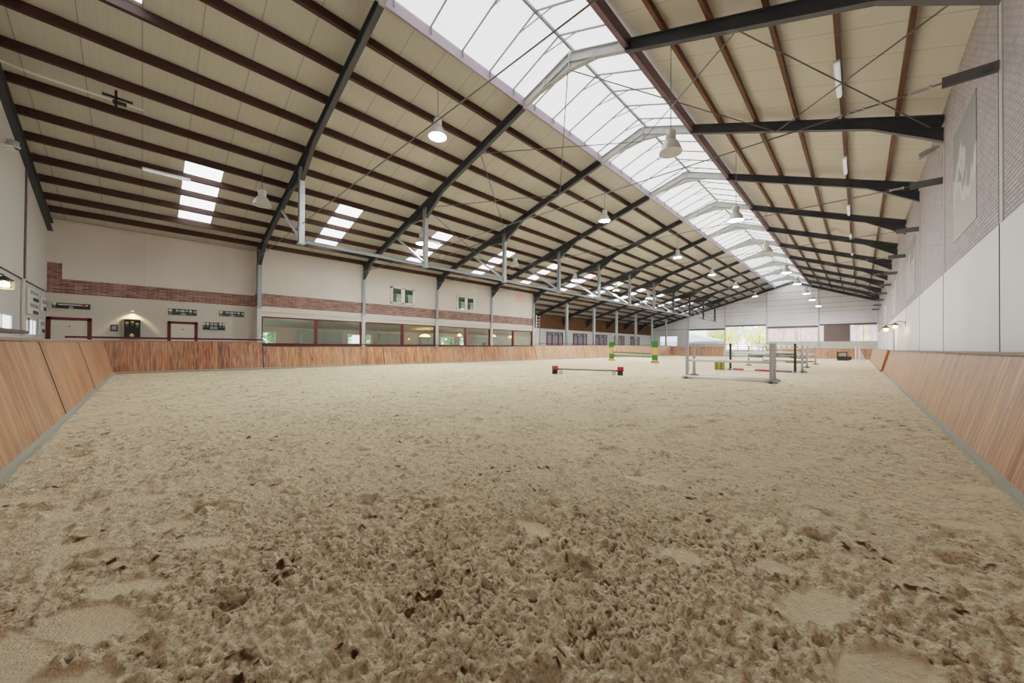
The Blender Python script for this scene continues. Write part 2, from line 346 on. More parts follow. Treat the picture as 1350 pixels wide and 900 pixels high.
def sand():
    dth = .0034; a0 = math.radians(-20); a1 = math.radians(160)          # ring mesh about the camera foot, finer where one stands nearer
    na = int((a1-a0)/dth); th = np.linspace(a0, a1, na); rr = [.75]
    while rr[-1] < 66: rr.append(rr[-1]*(1+dth*(1.0 if rr[-1] < 14 else 1.8)))
    rr = np.array(rr); R, T = np.meshgrid(rr, th, indexing='ij')
    T = T+math.radians(43.6)-math.radians(0)
    X, Y = R*np.cos(T), R*np.sin(T)
    cell = R*dth; fade = lambda wl: np.clip((wl/cell-2.)/2., 0, 1)
    wx, wy = X+.02*vnoise(X*21, Y*21, 5), Y+.02*vnoise(X*21+7, Y*21, 6)
    w1, c1 = worley(wx*11, wy*11, 10); w2, c2 = worley(wx*24, wy*24, 20); w3, c3 = worley(X*50, Y*50, 40)
    low = .014*vnoise(X*.6, Y*.6, 1)+.02*vnoise(X*1.7, Y*1.7, 2)+.018*vnoise(X*4.1, Y*4.1, 3)*fade(.24)
    b1, b2, b3 = (np.abs(vnoise(wx*f_, wy*f_, k_))*2 for f_, k_ in ((13, 4), (29, 7), (62, 8)))   # crumbs: rounded tops, sharp creases
    f1, f2, f3 = fade(.08), fade(.034), fade(.016)
    clod = .020*np.clip(1-w1*1.7, 0, 1)*(c1 > .86)*fade(.09)*(.3+c1*.9)+.012*np.clip(1-w2*1.6, 0, 1)*(c2 > .5)*f2
    fine = .014*b1*f1+.017*b2*f2+.013*b3*f3+.006*vnoise(X*120, Y*120, 9)*fade(.0083)-.014
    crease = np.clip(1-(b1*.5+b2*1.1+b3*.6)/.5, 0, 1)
    hw, hc = worley(X*1.5+.12*vnoise(X*9, Y*9, 71), Y*1.5+.2*vnoise(X*9, Y*9, 72), 70)                                    # hoof prints
    hoof = -.035*np.clip(1-(hw*1.0/.16)**2, 0, 1)*(hc > .5)+.012*np.exp(-((hw-.2)/.06)**2)*(hc > .5)
    flat = np.zeros(X.shape)
    for (sx, sy, a, b_, rot) in SMOOTH:
        a *= .72; b_ *= .78
        ex = ((X-sx)*math.cos(rot)+(Y-sy)*math.sin(rot))/a; ey = (-(X-sx)*math.sin(rot)+(Y-sy)*math.cos(rot))/b_
        e = np.sqrt(ex**2+ey**2)+.5*vnoise(X*8, Y*8, 9)
        flat = np.maximum(flat, np.clip((1.15-e)/.3, 0, 1))
    rough = .55+.9*np.clip(.5+vnoise(X*.45, Y*.45, 30)*1.6, 0, 1)
    Z = low+(clod+fine)*rough*(1-.93*flat)+hoof*(1-flat)-.012*flat
    Z -= .02
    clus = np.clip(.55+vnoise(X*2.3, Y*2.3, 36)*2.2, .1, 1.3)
    damp_shade = np.clip((.6*vnoise(X*4, Y*4, 33)+.9*vnoise(X*17, Y*17, 34)+.5*vnoise(X*40, Y*40, 35)-.5)*5, 0, .8)*rough
    damp_shade = np.maximum(damp_shade, np.clip(crease*1.7*clus*rough, 0, .9)*f2)  # shade of the crumb creases painted over the damp patches
    damp_shade = np.maximum(damp_shade, np.clip(-(hoof+.012)*40, 0, .7)*np.clip(.5+vnoise(X*14, Y*14, 38)*3.5, 0, 1))*(1-flat)  # hoof hollows darkened in the colour as well
    keep = (X > -22.35) & (X < 1.45) & (Y > -1.38) & (Y < 58.6)
    nr, nt_ = X.shape; idx = np.arange(nr*nt_).reshape(nr, nt_)
    k4 = keep[:-1, :-1] | keep[1:, :-1] | keep[:-1, 1:] | keep[1:, 1:]
    q = np.stack([idx[:-1, :-1], idx[1:, :-1], idx[1:, 1:], idx[:-1, 1:]], -1)[k4]
    used = np.unique(q); mp = np.full(nr*nt_, -1); mp[used] = np.arange(len(used)); q = mp[q]
    Xc, Yc = np.clip(X, -22.4, 1.5), np.clip(Y, -1.42, 58.65)
    co = np.stack([Xc, Yc, Z], -1).reshape(-1, 3)[used]
    me = bpy.data.meshes.new('floor'); me.vertices.add(len(co)); me.vertices.foreach_set('co', co.astype(np.float32).ravel())
    nq = len(q); me.loops.add(nq*4); me.loops.foreach_set('vertex_index', q.astype(np.int32).ravel())
    me.polygons.add(nq); me.polygons.foreach_set('loop_start', np.arange(0, nq*4, 4, dtype=np.int32)); me.polygons.foreach_set('loop_total', np.full(nq, 4, np.int32))
    me.polygons.foreach_set('use_smooth', np.ones(nq, bool)); me.update(calc_edges=True)
    for nm, arr in (('damp_shade', damp_shade), ('flat', flat)):
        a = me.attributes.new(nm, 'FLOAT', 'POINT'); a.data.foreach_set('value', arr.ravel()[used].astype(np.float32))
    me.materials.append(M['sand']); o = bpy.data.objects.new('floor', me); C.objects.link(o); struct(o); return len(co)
sand()
b_ = MB(); b_.box((-31.5, YN-.5, -.5), (XR+.4, YF+.4, -.12)); struct(b_.build('floor.001', M['concrete']))
b_ = MB(); b_.box((-60, YF+.4, -.5), (45, 150, -.2)); b_.box((-75, -20, -.5), (-31.5, YF+.4, -.2)); struct(b_.build('ground', M['gravel']))

# ---------------- setting: ceiling with openings for the roof lights
RLY = [1.05+6*k-(.05 if k else 0) for k in range(0, 12)]     # start of each roof-light panel
b_ = MB()
rows = sorted([-31.2]+list(PL2)+PL+[SKL, ]); rows = sorted(set(rows+list(WX)))
def ceil_quad(b_, x0, x1, y0, y1, zf, e=CE, th=.05):
    b_.add([(x0,y0,zf(x0)+e),(x1,y0,zf(x1)+e),(x1,y1,zf(x1)+e),(x0,y1,zf(x0)+e),(x0,y0,zf(x0)+e+th),(x1,y0,zf(x1)+e+th),(x1,y1,zf(x1)+e+th),(x0,y1,zf(x0)+e+th)],
           [(0,3,2,1),(4,5,6,7),(0,1,5,4),(1,2,6,5),(2,3,7,6),(3,0,4,7)])
ceil_quad(b_, -31.2, WX[0], YN-.1, YF+.1, zl); ceil_quad(b_, WX[-1], -13.9, YN-.1, YF+.1, zl)
ceil_quad(b_, -13.9, -12.75, YN-.1, -1.35, zl); ceil_quad(b_, -13.9, -12.75, -.15, YF+.1, zl); ceil_quad(b_, -12.75, SKL, YN-.1, YF+.1, zl)
ys = [YN-.1]
for y in RLY: ys += [y, y+1.2]
ys.append(YF+.1)
for i in range(0, len(ys), 2): ceil_quad(b_, WX[0], WX[-1], ys[i], ys[i+1], zl)
struct(b_.build('ceiling', M['ceil_l']))
b_ = MB(); ceil_quad(b_, SKR, XR+.3, YN-.1, YF+.1, zr); struct(b_.build('ceiling.001', M['ceil_r']))

# roof lights
for k, y in enumerate(RLY):
    t = thing('roof_light', '%s strip of milky roof-light sheets from the near end wall' % ORD[k].capitalize(), 'roof light', (0, y+.6, 0), 0, 'roof lights in the long slope')
    for i in range(4):
        p = MB(); x0, x1 = WX[i]+.02, WX[i+1]-.02; ceil_quad(p, x0, x1, -.6, .6, zl, CE+.02, .02); p.build('pane', M['rooflight'], t)
t = thing('roof_light', 'single small milky roof-light sheet high in the slope, near the near end wall', 'roof light', (-13.3, -.75, 0)); p = MB(); ceil_quad(p, -13.9, -12.75, -1.35, -.15, zl, CE+.02, .02)
o = p.build('pane', M['rooflight'], t); o.matrix_parent_inverse = Matrix.Translation((13.3, .75, 0))

# ---------------- ridge skylight
GE, GZ, GR = 11.33, 12.12, .0
t = thing('ridge_skylight', 'long milky white ridge skylight with thin grey glazing bars along the roof peak', 'skylight', (APX, 33, 11))
inv = Matrix.Translation((-APX, -33, -11))
def part(b_, name, mat, par, inv_, smooth=False):
    o = b_.build(name, mat, par, smooth); o.matrix_parent_inverse = inv_; return o
g = MB()
for (xa, za, xb, zb) in ((SKL+.05, GE, APX, GZ), (APX, GZ, SKR-.05, GE-.12)):
    g.add([(xa,YN+.04,za),(xb,YN+.04,zb),(xb,YF-.01,zb),(xa,YF-.01,za),(xa,YN+.04,za+.03),(xb,YN+.04,zb+.03),(xb,YF-.01,zb+.03),(xa,YF-.01,za+.03)],[(0,3,2,1),(4,5,6,7),(0,1,5,4),(1,2,6,5),(2,3,7,6),(3,0,4,7)])
part(g, 'glazing', M['sky'], t, inv)
part(MB().beam((APX, YN+.04, GZ-.06), (APX, YF-.01, GZ-.06), .07, .1), 'ridge_bar', M['bar'], t, inv)
part(MB().use(M['mauve']).beam((SKL+.02, YN+.04, 11.12), (SKL+.02, YF-.01, 11.12), .06, .34).use(M['white']).beam((SKL+.02, YN+.04, 11.31), (SKL+.02, YF-.01, 11.31), .05, .05), 'curb', None, t, inv)
part(MB().beam((SKR, YN+.04, 10.92), (SKR, YF-.01, 10.92), .16, .42), 'curb', M['mauve_d'], t, inv)
y = -2.6
while y < YF-.3:
    q = MB().beam((SKL+.06, y, GE-.03), (APX, y, GZ-.04), .035, .05).beam((APX, y, GZ-.04), (SKR-.06, y, GE-.15), .035, .05).beam((APX-.75, y, GZ-.31), (APX+.85, y, GZ-.35), .025, .03)
    q.beam((SKL+.08, y+.01, GE-.02), (SKL+.1, y+.01, GE-.27), .035, .03, (0,1,0))
    part(q, 'glazing_bar', M['bar'], t, inv); y += 1.25

# ---------------- steel frames
def rafter(b_, x0, x1, zf, w=.17, h=.36):
    b_.ibeam((x0, 0, zf(x0)-h/2), (x1, 0, zf(x1)-h/2), w, h, .022, .016)
def frame(k, Y):
    mid = 0 <= k <= 4
    t = thing('portal_frame', '%s grey steel portal frame from the near end, spanning the hall' % ORD[k].capitalize(), 'roof frame', (0, Y, 0), 0, 'steel portal frames')
    xl = XC if k <= 4 else XS-.1
    q = MB(); rafter(q, xl, SKL, zl); q.build('rafter', M['steel'], t)
    q = MB(); rafter(q, SKR, XR, zr); q.build('rafter', M['steel'], t)
    q = MB(); rafter(q, SKL, APX, zl, .17, .34); q.ibeam((APX, 0, APZ-.17), (SKR, 0, zr(SKR)-.17), .17, .34, .022, .016)
    for sgn, xe, zz in ((-1, -9.0, zl(-9.0)-.34), (1, -6.5, zr(-6.5)-.34)):
        q.prism([(APX, -.008, APZ-.34), (xe, -.008, zz), (APX, -.008, APZ-.62)], (0, .016, 0)); q.beam((xe, 0, zz-.01), (APX, 0, APZ-.63), .17, .022)
    q.beam((APX, 0, APZ+.02), (APX, 0, APZ-.64), .03, .17, (0,1,0))
    for xx, zz in ((-8.75, zl(-8.75)), (-6.6, zr(-6.6))):
        q.beam((xx, -.09, zz-.08), (xx, -.09, zz-.32), .03, .03, (0,1,0))
    q.build('ridge_section', M['ridge_steel'], t)
    q = MB().prism([(.2, -.008, zr(.2)-.34), (XR, -.008, zr(XR)-.34), (XR, -.008, zr(XR)-.78)], (0, .016, 0)); q.beam((.2, 0, zr(.2)-.35), (XR, 0, zr(XR)-.78), .17, .022); q.build('haunch', M['steel'], t)
    # long-side column
    xc = XC+.04
    q = MB().use(M['column_b']).ibeam((xc, 0, 3.3), (xc, 0, zl(xc)-.2), .2, .2, .016, .012, (1,0,0)).use(M['column']).box((xc-.1, -.11, -.1), (xc+.1, .11, 3.3)); 
    if k > 4: q = MB().use(M['steel_l']).box((xc-.12, -.14, -.1), (xc+.12, .14, zl(xc)-.36))
    q.build('column', None, t)
    if k <= 4:
        q = MB().prism([(xc+.1, -.008, zl(xc)-.36), (xc+1.3, -.008, zl(xc+1.3)-.36), (xc+.1, -.008, zl(xc)-.95)], (0, .016, 0)); q.beam((xc+.1, 0, zl(xc)-.95), (xc+1.3, 0, zl(xc+1.3)-.36), .16, .02); q.build('haunch', M['steel'], t)
    else:
        q = MB().prism([(XS, -.06, zl(XS)-.3), (XS+1.5, -.06, zl(XS+1.5)-.3), (XS, -.06, zl(XS)-1.2)], (0, .12, 0)); q.build('haunch', M['steel'], t)
    # drop post with knee brace
    xp = -17.2; zb = 5.5
    q = MB().ibeam((xp, 0, zb), (xp, 0, zl(xp)-.3), .2, .22, .016, .012, (1,0,0)); q.box((xp-.14, -.13, zb-.02), (xp+.14, .13, zb+.02))
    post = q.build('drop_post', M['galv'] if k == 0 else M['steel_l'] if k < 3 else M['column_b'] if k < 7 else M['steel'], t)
    q = MB()
    for sg in (-1, 1): q.prism([(xp, -.008, zl(xp)-.34), (xp+sg*1.7, -.008, zl(xp+sg*1.7)-.34), (xp+sg*.1, -.008, zl(xp)-.9)], (0, .016, 0)); q.beam((xp+sg*.1, 0, zl(xp)-.9), (xp+sg*1.7, 0, zl(xp+sg*1.7)-.35), .15, .02)
    q.build('haunch', M['steel'], t)
    MB().beam((xp-.1, 0, zb+.25), (-20.4, 0, zl(-20.4)-.4), .07, .12).build('knee_brace', M['galv'], t)
    # tie rod with bracket and turnbuckle at the short wall
    zt = 6.3
    zL = 6.35
    rod = MB().tube([(xc+.1, 0, zL), (1.2, 0, zt)], .016, 6).build('tie_rod', M['rod'], t)
    q = MB().beam((1.15, 0, zt), (1.82, 0, zt-.02), .05, .2).disc((1.27, -.03, zt), .05, (0,-1,0), 12, .02).disc((1.68, -.03, zt-.01), .06, (0,-1,0), 12, .02); q.build('wall_bracket', M['brk'], t)
    q = MB().beam((.72, -.035, zt), (1.0, -.035, zt), .018, .03).beam((.72, .035, zt), (1.0, .035, zt), .018, .03).box((.7, -.05, zt-.025), (.74, .05, zt+.025)).box((.98, -.05, zt-.025), (1.02, .05, zt+.025))
    MB().beam((xc+.1, 0, zL-.01), (xc+.75, 0, zL), .04, .16).build('column_bracket', M['brk'], t)
    tb = q.build('turnbuckle', M['steel_l'], t); tb.parent = rod
    if k < 5:
        for xx in (.3, .05, -.07, -.19, -.31): MB().beam((xx, 0, zt-.035), (xx+.02, 0, zt+.035), .05, .035, (1,0,0)).build('rod_clamp', M['steel_l'], rod)
    return t
for k, Y in enumerate(FY): frame(k, Y)
# gable frames
for (Y, lab, wx) in ((YN+.1, 'Black steel rafter frame lying against the near end wall', 1), (YF-.12, 'Dark steel rafter frame lying against the far gable wall', 2)):
    t = thing('gable_frame', lab, 'roof frame', (0, Y, 0))
    q = MB(); rafter(q, XRW if wx == 1 else XS, APX, zl); q.build('rafter', M['steel'], t)
    q = MB(); rafter(q, APX, XR, zr); q.build('rafter', M['steel'], t)
    if wx == 1: MB().use(M['mauve_d']).box((-21.75, -.1, 3.5), (-21.6, -.03, zl(-21.7)-.36)).use(M['cream']).box((-21.75, -.1, 1.5), (-21.6, -.04, 3.5)).build('post', None, t)
    else:
        for xx in (-23.3, -17.1, -11.03, -4.48):
            MB().use(M['column']).box((xx-.09, -.09, -.1), (xx+.09, .09, (zl(xx) if xx < APX else zr(xx))-.36)).build('post', None, t)
# long beam joining the drop posts
tag(MB().ibeam((-17.2, FY[0]-.1, 5.62), (-17.2, FY[10], 5.62), .10, .14, .016, .012).build('longitudinal_beam', M['column_b']), 'Long pale galvanised beam joining the feet of the hanging posts', 'beam')
# cross bracing rods
def brace(label, a, b, c, d):
    m_ = [(a[i]+b[i])/2 for i in range(3)]; t = thing('cross_brace', label, 'brace', m_, 0, 'crossed bracing rods'); iv = Matrix.Translation([-v for v in m_])
    for p, q in ((a, b), (c, d)): part(MB().tube([p, q], .02, 6), 'rod', M['rod'], t, iv)
zb_l = lambda x: zl(x)-.36
zb_r = lambda x: zr(x)-.36
for (ya, yb, w) in ((FY[1], FY[2], 'between second and third frames'), (FY[9], FY[10], 'between the last two frames')):
    for xa, xb, n in ((-17.1, -12.6, 'above the hanging posts'), (-12.6, -7.7, 'beside the skylight, long slope')):
        brace('Crossed bracing rods %s, %s' % (n, w), (xa, ya, zb_l(xa)), (xb, yb, zb_l(xb)-(.26 if xb > -8 else 0)), (xb, ya, zb_l(xb)-(.26 if xb > -8 else 0)), (xa, yb, zb_l(xa)))
    for xa, xb, n in ((-7.6, -2.3, 'crossing the skylight'), (-2.3, 1.6, 'beside the brick side wall')):
        brace('Crossed bracing rods %s, %s' % (n, w), (xa, ya, zb_r(xa)-(.26 if xa < -7 else 0)), (xb, yb, zb_r(xb)), (xb, ya, zb_r(xb)), (xa, yb, zb_r(xa)-(.26 if xa < -7 else 0)))
    brace('Crossed upright bracing rods between two hanging posts, %s' % w, (-17.15, ya, zb_l(-17.2)), (-17.15, yb, 5.7), (-17.15, ya, 5.7), (-17.15, yb, zb_l(-17.2)))
# purlins
def purlin(x, zf, m, label, grp, w=.10, h=.23):
    y0, y1 = YN, YF; o = MB().beam((0, y0-10, 0), (0, y1-10, 0), w, h).build('roof_purlin', m, None, False, (x, 10, zf(x)+h/2)); tag(o, label, 'purlin', grp)
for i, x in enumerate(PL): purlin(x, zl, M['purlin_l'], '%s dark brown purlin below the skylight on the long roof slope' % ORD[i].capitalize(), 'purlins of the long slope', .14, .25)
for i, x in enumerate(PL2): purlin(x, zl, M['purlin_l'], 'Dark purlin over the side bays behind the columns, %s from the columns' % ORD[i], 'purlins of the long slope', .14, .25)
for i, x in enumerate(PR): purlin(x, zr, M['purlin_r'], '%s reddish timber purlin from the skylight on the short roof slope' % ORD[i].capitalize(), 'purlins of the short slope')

# ---------------- setting: walls
def wall(name, mat, *boxes):
    q = MB()
    for a, b in boxes: q.box(a, b)
    return struct(q.build(name, mat))
# short-side brick wall
wall('wall_right', M['rlow'], ((XR, YN, -.2), (XR+.3, YF, 3.46)))
wall('wall_right.001', M['rbrick'], ((XR+.015, YN, 3.46), (XR+.3, YF, 8.7)))
for k, Y in enumerate(FY):
    wall('trim_%d' % (k+1), M['gap'], ((XR-.006, Y+.13, 1.0), (XR+.02, Y+.17, zr(XR)-.3)))
    wall('trim_%d.001' % (k+1), M['column'], ((XR-.004, Y-.06, 3.46), (XR+.02, Y+.13, zr(XR)-.5)))
for i, (y0, y1, z0, z1) in enumerate(((12.46, 15.06, 4.05, 6.9), (24.4, 28.4, 3.8, 6.5), (36.5, 40.5, 3.8, 6.5), (48.5, 52.5, 3.8, 6.5), (60.5, 64.5, 3.8, 6.5))):
    wall('trim_%d' % (20+i), M['plaster'], ((XR-.002, y0, z0), (XR+.02, y1, z1)))
wall('trim_30', M['mauve'], ((XR-.05, 37.6, 1.0), (XR+.02, 38.3, 2.75)))
# near end wall
wall('wall_near', M['near_panel'], ((-31, YN-.3, -.2), (XR+.3, YN-.02, 3.5)))
q = MB(); q.prism([(XRW-.2, YN-.3, 3.5), (XR+.3, YN-.3, 3.5), (XR+.3, YN-.3, zr(XR)+.3), (APX, YN-.3, APZ+.6), (XRW-.2, YN-.3, zl(XRW)+.3)], (0, .33, 0)); struct(q.build('wall_near.001', M['near_panel']))
wall('trim_31', M['gap'], ((XRW, YN-.02, 3.48), (-8, YN+.02, 3.51)))
# set-back side wall by the entrance
Ye = 4.45
wall('wall_left', M['cream_b'], ((XRW-.2, YN, -.2), (XRW, Ye, 3.45)))
wall('wall_left.001', M['redbrick'], ((XRW-.2, YN, 3.45), (XRW-.002, Ye, 4.82)))
wall('wall_left.002', M['wall_panel'], ((XRW-.05, -2.6, 4.1), (XRW+.05, Ye, zl(XRW)+.22)), ((XRW-.05, YN, 4.8), (XRW+.05, -2.6, zl(XRW)+.22)))
wall('wall_left.003', M['redbrick'], ((XRW, Ye, 3.45), (XC, Ye+.03, 4.15))); wall('wall_left.004', M['cream'], ((XRW, Ye, -.2), (XC, Ye+.03, 3.45)), ((XRW, Ye, 4.15), (XC, Ye+.03, 6.9)))
# canteen wall
wall('wall_left.005', M['wall_panel'], ((XC-.2, Ye, 4.2), (XC, 28.7, zl(XC)+.2)))
wall('wall_left.006', M['redbrick'], ((XC-.2, Ye, 3.45), (XC-.02, 28.7, 4.2)))
wall('wall_left.007', M['cream'], ((XC-.2, Ye, 2.85), (XC, 28.7, 3.45)), ((XC-.2, Ye, -.2), (XC, 28.7, 1.12)))
wall('trim_32', M['column'], ((XC, Ye, 3.12), (XC+.05, 28.7, 3.16)))
wall('trim_33', plain('salmon patch', (214, 184, 170), .7), ((XC, 25.8, 5.8), (XC+.012, 27.15, 6.65)))
wall('wall_left.008', M['cream'], ((-31, 28.5, -.2), (XC, 28.7, zl(XC)-.1)))
# stable side wall
wall('wall_left.009', M['white'], ((XS-.2, 28.7, -.2), (XS, YF, 3.62)))
wall('wall_left.010', M['brownbrick'], ((XS-.2, 28.7, 3.62), (XS-.01, YF, 5.6)))
# far gable, bay by bay
q = MB(); xs = [-30.4, -23.3, -17.1, -11.03, -4.48, XR+.3]; heads = [3.46, 4.5, 4.98, 4.55, 4.72]
for i in range(5):
    a, b, h = xs[i], xs[i+1], heads[i]; zf = lambda x: (zl(x) if x < APX else zr(x))+.25
    poly = [(a, YF, h), (b, YF, h), (b, YF, zf(b))]+([(APX, YF, APZ+.4)] if a < APX < b else [])+[(a, YF, zf(a))]
    q.prism(poly, (0, .25, 0))
q.box((-30.4, YF, -.3), (-28.7, YF+.25, 3.46)); q.box((-25.3, YF, -.3), (-23.3, YF+.25, 3.46)); q.box((-28.7, YF, -.3), (-25.3, YF+.25, 1.5))
struct(q.build('wall_far', M['gable']))
wall('wall_far.001', M['sill'], ((-23.3, YF, -.3), (-17.1, YF+.2, 2.0)), ((-11.03, YF, -.3), (XR, YF+.2, 2.3)))
for i in range(1, 5): wall('trim_%d' % (40+i), M['mauve_d'], ((xs[i]+.09, YF-.06, heads[i]-.08), (min(xs[i+1], XR)-.09, YF, heads[i]+.2)))
wall('trim_45', M['gap'], ((-30.2, YF-.02, 4.68), (-23.4, YF, 4.74)))
# far gable windows
def fw(n, x0, x1, z0, z1, glaz, nm=2):
    w = thing('window_%d' % n, '', 'window', ((x0+x1)/2, YF, z0)); del w['label']; del w['category']; struct(w); iv = Matrix.Translation((-(x0+x1)/2, -YF, -z0))
    f = MB(); t_ = .06
    f.box((x0, YF+.02, z0), (x0+t_, YF+.1, z1)).box((x1-t_, YF+.02, z0), (x1, YF+.1, z1)).box((x0, YF+.02, z0), (x1, YF+.1, z0+t_)).box((x0, YF+.02, z1-t_), (x1, YF+.1, z1))
    for i in range(1, nm): xx = x0+(x1-x0)*i/nm; f.box((xx-.03, YF+.02, z0), (xx+.03, YF+.1, z1))
    part(f, 'frame', M['white'], w, iv); part(MB().box((x0+t_, YF+.05, z0+t_), (x1-t_, YF+.06, z1-t_)), 'pane', glaz, w, iv)
fw(1, -10.94, -4.57, 2.3, 4.5, M['mesh'], 3); fw(2, -4.39, -3.9, 2.3, 4.6, M['mesh'], 1); fw(3, -1.02, XR, 2.3, 4.6, M['mesh'], 2)
fw(4, -28.7, -25.3, 1.5, 3.46, M['glass'], 1); fw(5, -23.2, -17.2, 2.0, 4.45, M['glass'], 1)
wall('trim_46', M['brownpanel'], ((-3.9, YF-.02, 2.3), (-1.02, YF+.1, 4.65)))

# ---------------- canteen behind its window row
q = MB(); q.box((-31, Ye, .2), (XC-.2, 28.6, .3)); struct(q.build('floor.002', M['wood']))
q = MB(); q.prism([(-31, Ye, 2.5), (XC-.2, Ye, 2.93), (XC-.2, Ye, 3.0), (-31, Ye, 2.6)], (0, 28.6-Ye, 0)); struct(q.build('ceiling.002', M['pale_ceiling']))
bw = [(5.5, 6.6), (11.6, 13.6), (20.7, 22.4), (23.1, 23.75)]
q = MB(); y = Ye
for a, b in bw: q.box((-31, y, .3), (-30.8, a, 3.3)); q.box((-31, a, .3), (-30.8, b, 1.1)); q.box((-31, a, 2.15), (-30.8, b, 3.3)); y = b
q.box((-31, y, .3), (-30.8, 28.6, 3.3)); struct(q.build('wall_left.011', M['tan']))
for i, (a, b) in enumerate(bw):
    w = thing('window_%d' % (10+i), '', 'w', (-30.9, a, 1.1)); del w['label']; del w['category']; struct(w); iv = Matrix.Translation((30.9, -a, -1.1))
    part(MB().box((-30.9, a, 1.1), (-30.8, a+.07, 2.15)).box((-30.9, b-.07, 1.1), (-30.8, b, 2.15)).box((-30.9, a, 2.08), (-30.8, b, 2.15)), 'frame', M['white'], w, iv)
    part(MB().box((-30.87, a+.07, 1.1), (-30.86, b-.07, 2.08)), 'pane', M['glass'], w, iv)
def canteen_window(n, y0, y1):
    ym = (y0+y1)/2; w = thing('window_%d' % n, '', 'w', (XC, ym, 1.12)); del w['label']; del w['category']; struct(w); iv = Matrix.Translation((-XC, -ym, -1.12)); f = MB(); x0, x1 = XC-.12, XC+.03
    for a, b in ((y0, y0+.07), (ym-.1, ym+.1), (y1-.07, y1)): f.box((x0, a, 1.12), (x1, b, 2.86))
    f.box((x0, y0, 2.78), (x1, y1, 2.87))
    part(f, 'frame', M['red'], w, iv); part(MB().box((x0, y0, 1.08), (x1+.06, y1, 1.3)), 'sill', M['darkwood'], w, iv)
    for a, b in ((y0+.07, ym-.1), (ym+.1, y1-.07)): part(MB().box((XC-.06, a, 1.18), (XC-.05, b, 2.78)), 'pane', M['glass'], w, iv)
for i in range(4): canteen_window(20+i, FY[i]+.12, FY[i+1]-.12)
# furniture seen through the glass
for i, (y, z, r) in enumerate(((17.2, 2.05, .5), (21.0, 2.2, .22), (25.4, 2.25, .32), (28.0, 2.2, .3))):
    t = thing('pendant_lamp', ['Large amber pendant lamp glowing behind the fourth canteen pane', 'Small lit lamp in the canteen behind the fifth pane', 'Pale round lamp in the canteen behind the seventh pane', 'Lit lamp in the canteen beside the last pane'][i], 'lamp', (-28, y, z))
    MB().tube([(0, 0, .2), (0, 0, 2.72-z)], .012, 6).build('cord', M['black'], t)
    MB().lathe([(.05, .22), (r*.6, .16), (r, 0), (r*.96, -.02), (r*.5, .1), (.03, .17)], n=20).build('shade', M['warm'], t, True)
t = thing('bar_counter', 'Long brown wooden counter inside the canteen behind the window row', 'counter', (-29.6, 12, .3)); MB().box((-.3, -4, 0), (.3, 4, 1.0)).build('counter_body', M['wood'], t); MB().box((-.36, -4.1, 1.0), (.36, 4.1, 1.06)).build('counter_top', M['tan'], t)
for y, hh, w_ in ((9.5, 2.3, 3.0), (15.3, 2.25, 2.2), (19.0, 2.3, 1.6), (25.8, 2.25, 1.8)):
    i = (9.5, 15.3, 19.0, 25.8).index(y); t = thing('wall_cupboard', ['Wide grey green cupboard behind the canteen counter', 'Grey green cupboard behind the amber pendant lamp', 'Narrow grey green cupboard between the canteen back windows', 'Grey green cupboard behind the last canteen panes'][i], 'cupboard', (-30.55, y, 1.1))
    MB().box((-.22, -w_/2, 0), (.22, w_/2, hh-1.1)).build('carcass', M['roomgrey'], t)
    for j in range(3): MB().box((.22, -w_/2+w_*j/3+.02, .03), (.24, -w_/2+w_*(j+1)/3-.02, hh-1.13)).build('door', M['roomgrey'], t)
for i, (y, x) in enumerate(((6.9, -26.8), (14.4, -26.6), (20.6, -26.7), (24.6, -26.7))):
    t = thing('canteen_table', 'Brown wooden table by the glass of the canteen, %s along the window row' % ORD[i], 'table', (x, y, .3), 0, 'canteen tables')
    MB().box((-.45, -.8, .8), (.45, .8, .86)).build('table_top', M['wood'], t)
    for a in (-.38, .38):
        for b in (-.7, .7): MB().box((a-.03, b-.03, 0), (a+.03, b+.03, .8)).build('leg', M['wood'], t)
# upper casement windows
def casement(n, y0, y1, z0, z1):
    ym = (y0+y1)/2; w = thing('window_%d' % n, '', 'w', (XC, ym, z0)); del w['label']; del w['category']; struct(w); iv = Matrix.Translation((-XC, -ym, -z0)); f = MB(); x0, x1 = XC-.02, XC+.06
    for a, b in ((y0, y0+.16), (ym-.14, ym+.14), (y1-.16, y1)): f.box((x0, a, z0), (x1, b, z1))
    f.box((x0, y0, z0), (x1, y1, z0+.12)); f.box((x0, y0, z1-.12), (x1, y1, z1)); part(f, 'frame', M['white'], w, iv)
    for a, b in ((y0+.16, ym-.14), (ym+.14, y1-.16)):
        part(MB().box((XC+.03, a, z0+.12), (XC+.035, b, z1-.12)), 'pane', M['glass'], w, iv)
        part(MB().box((XC+.004, a, z1-.5), (XC+.01, b, z1-.12)), 'view_sheet', plain('green blind', (44, 84, 58), .6), w, iv)  # flat green sheet added for greenery showing in the upper glass
        part(MB().box((XC+.004, a, z0+.12), (XC+.01, a+(b-a)*.45, z1-.5)), 'curtain', M['roomgrey'], w, iv)
        part(MB().box((XC+.004, a+(b-a)*.45, z0+.12), (XC+.01, b, z1-.5)), 'curtain', M['white'], w, iv)
casement(30, 12.55, 14.5, 4.36, 5.62); casement(31, 18.55, 20.55, 4.34, 5.6)

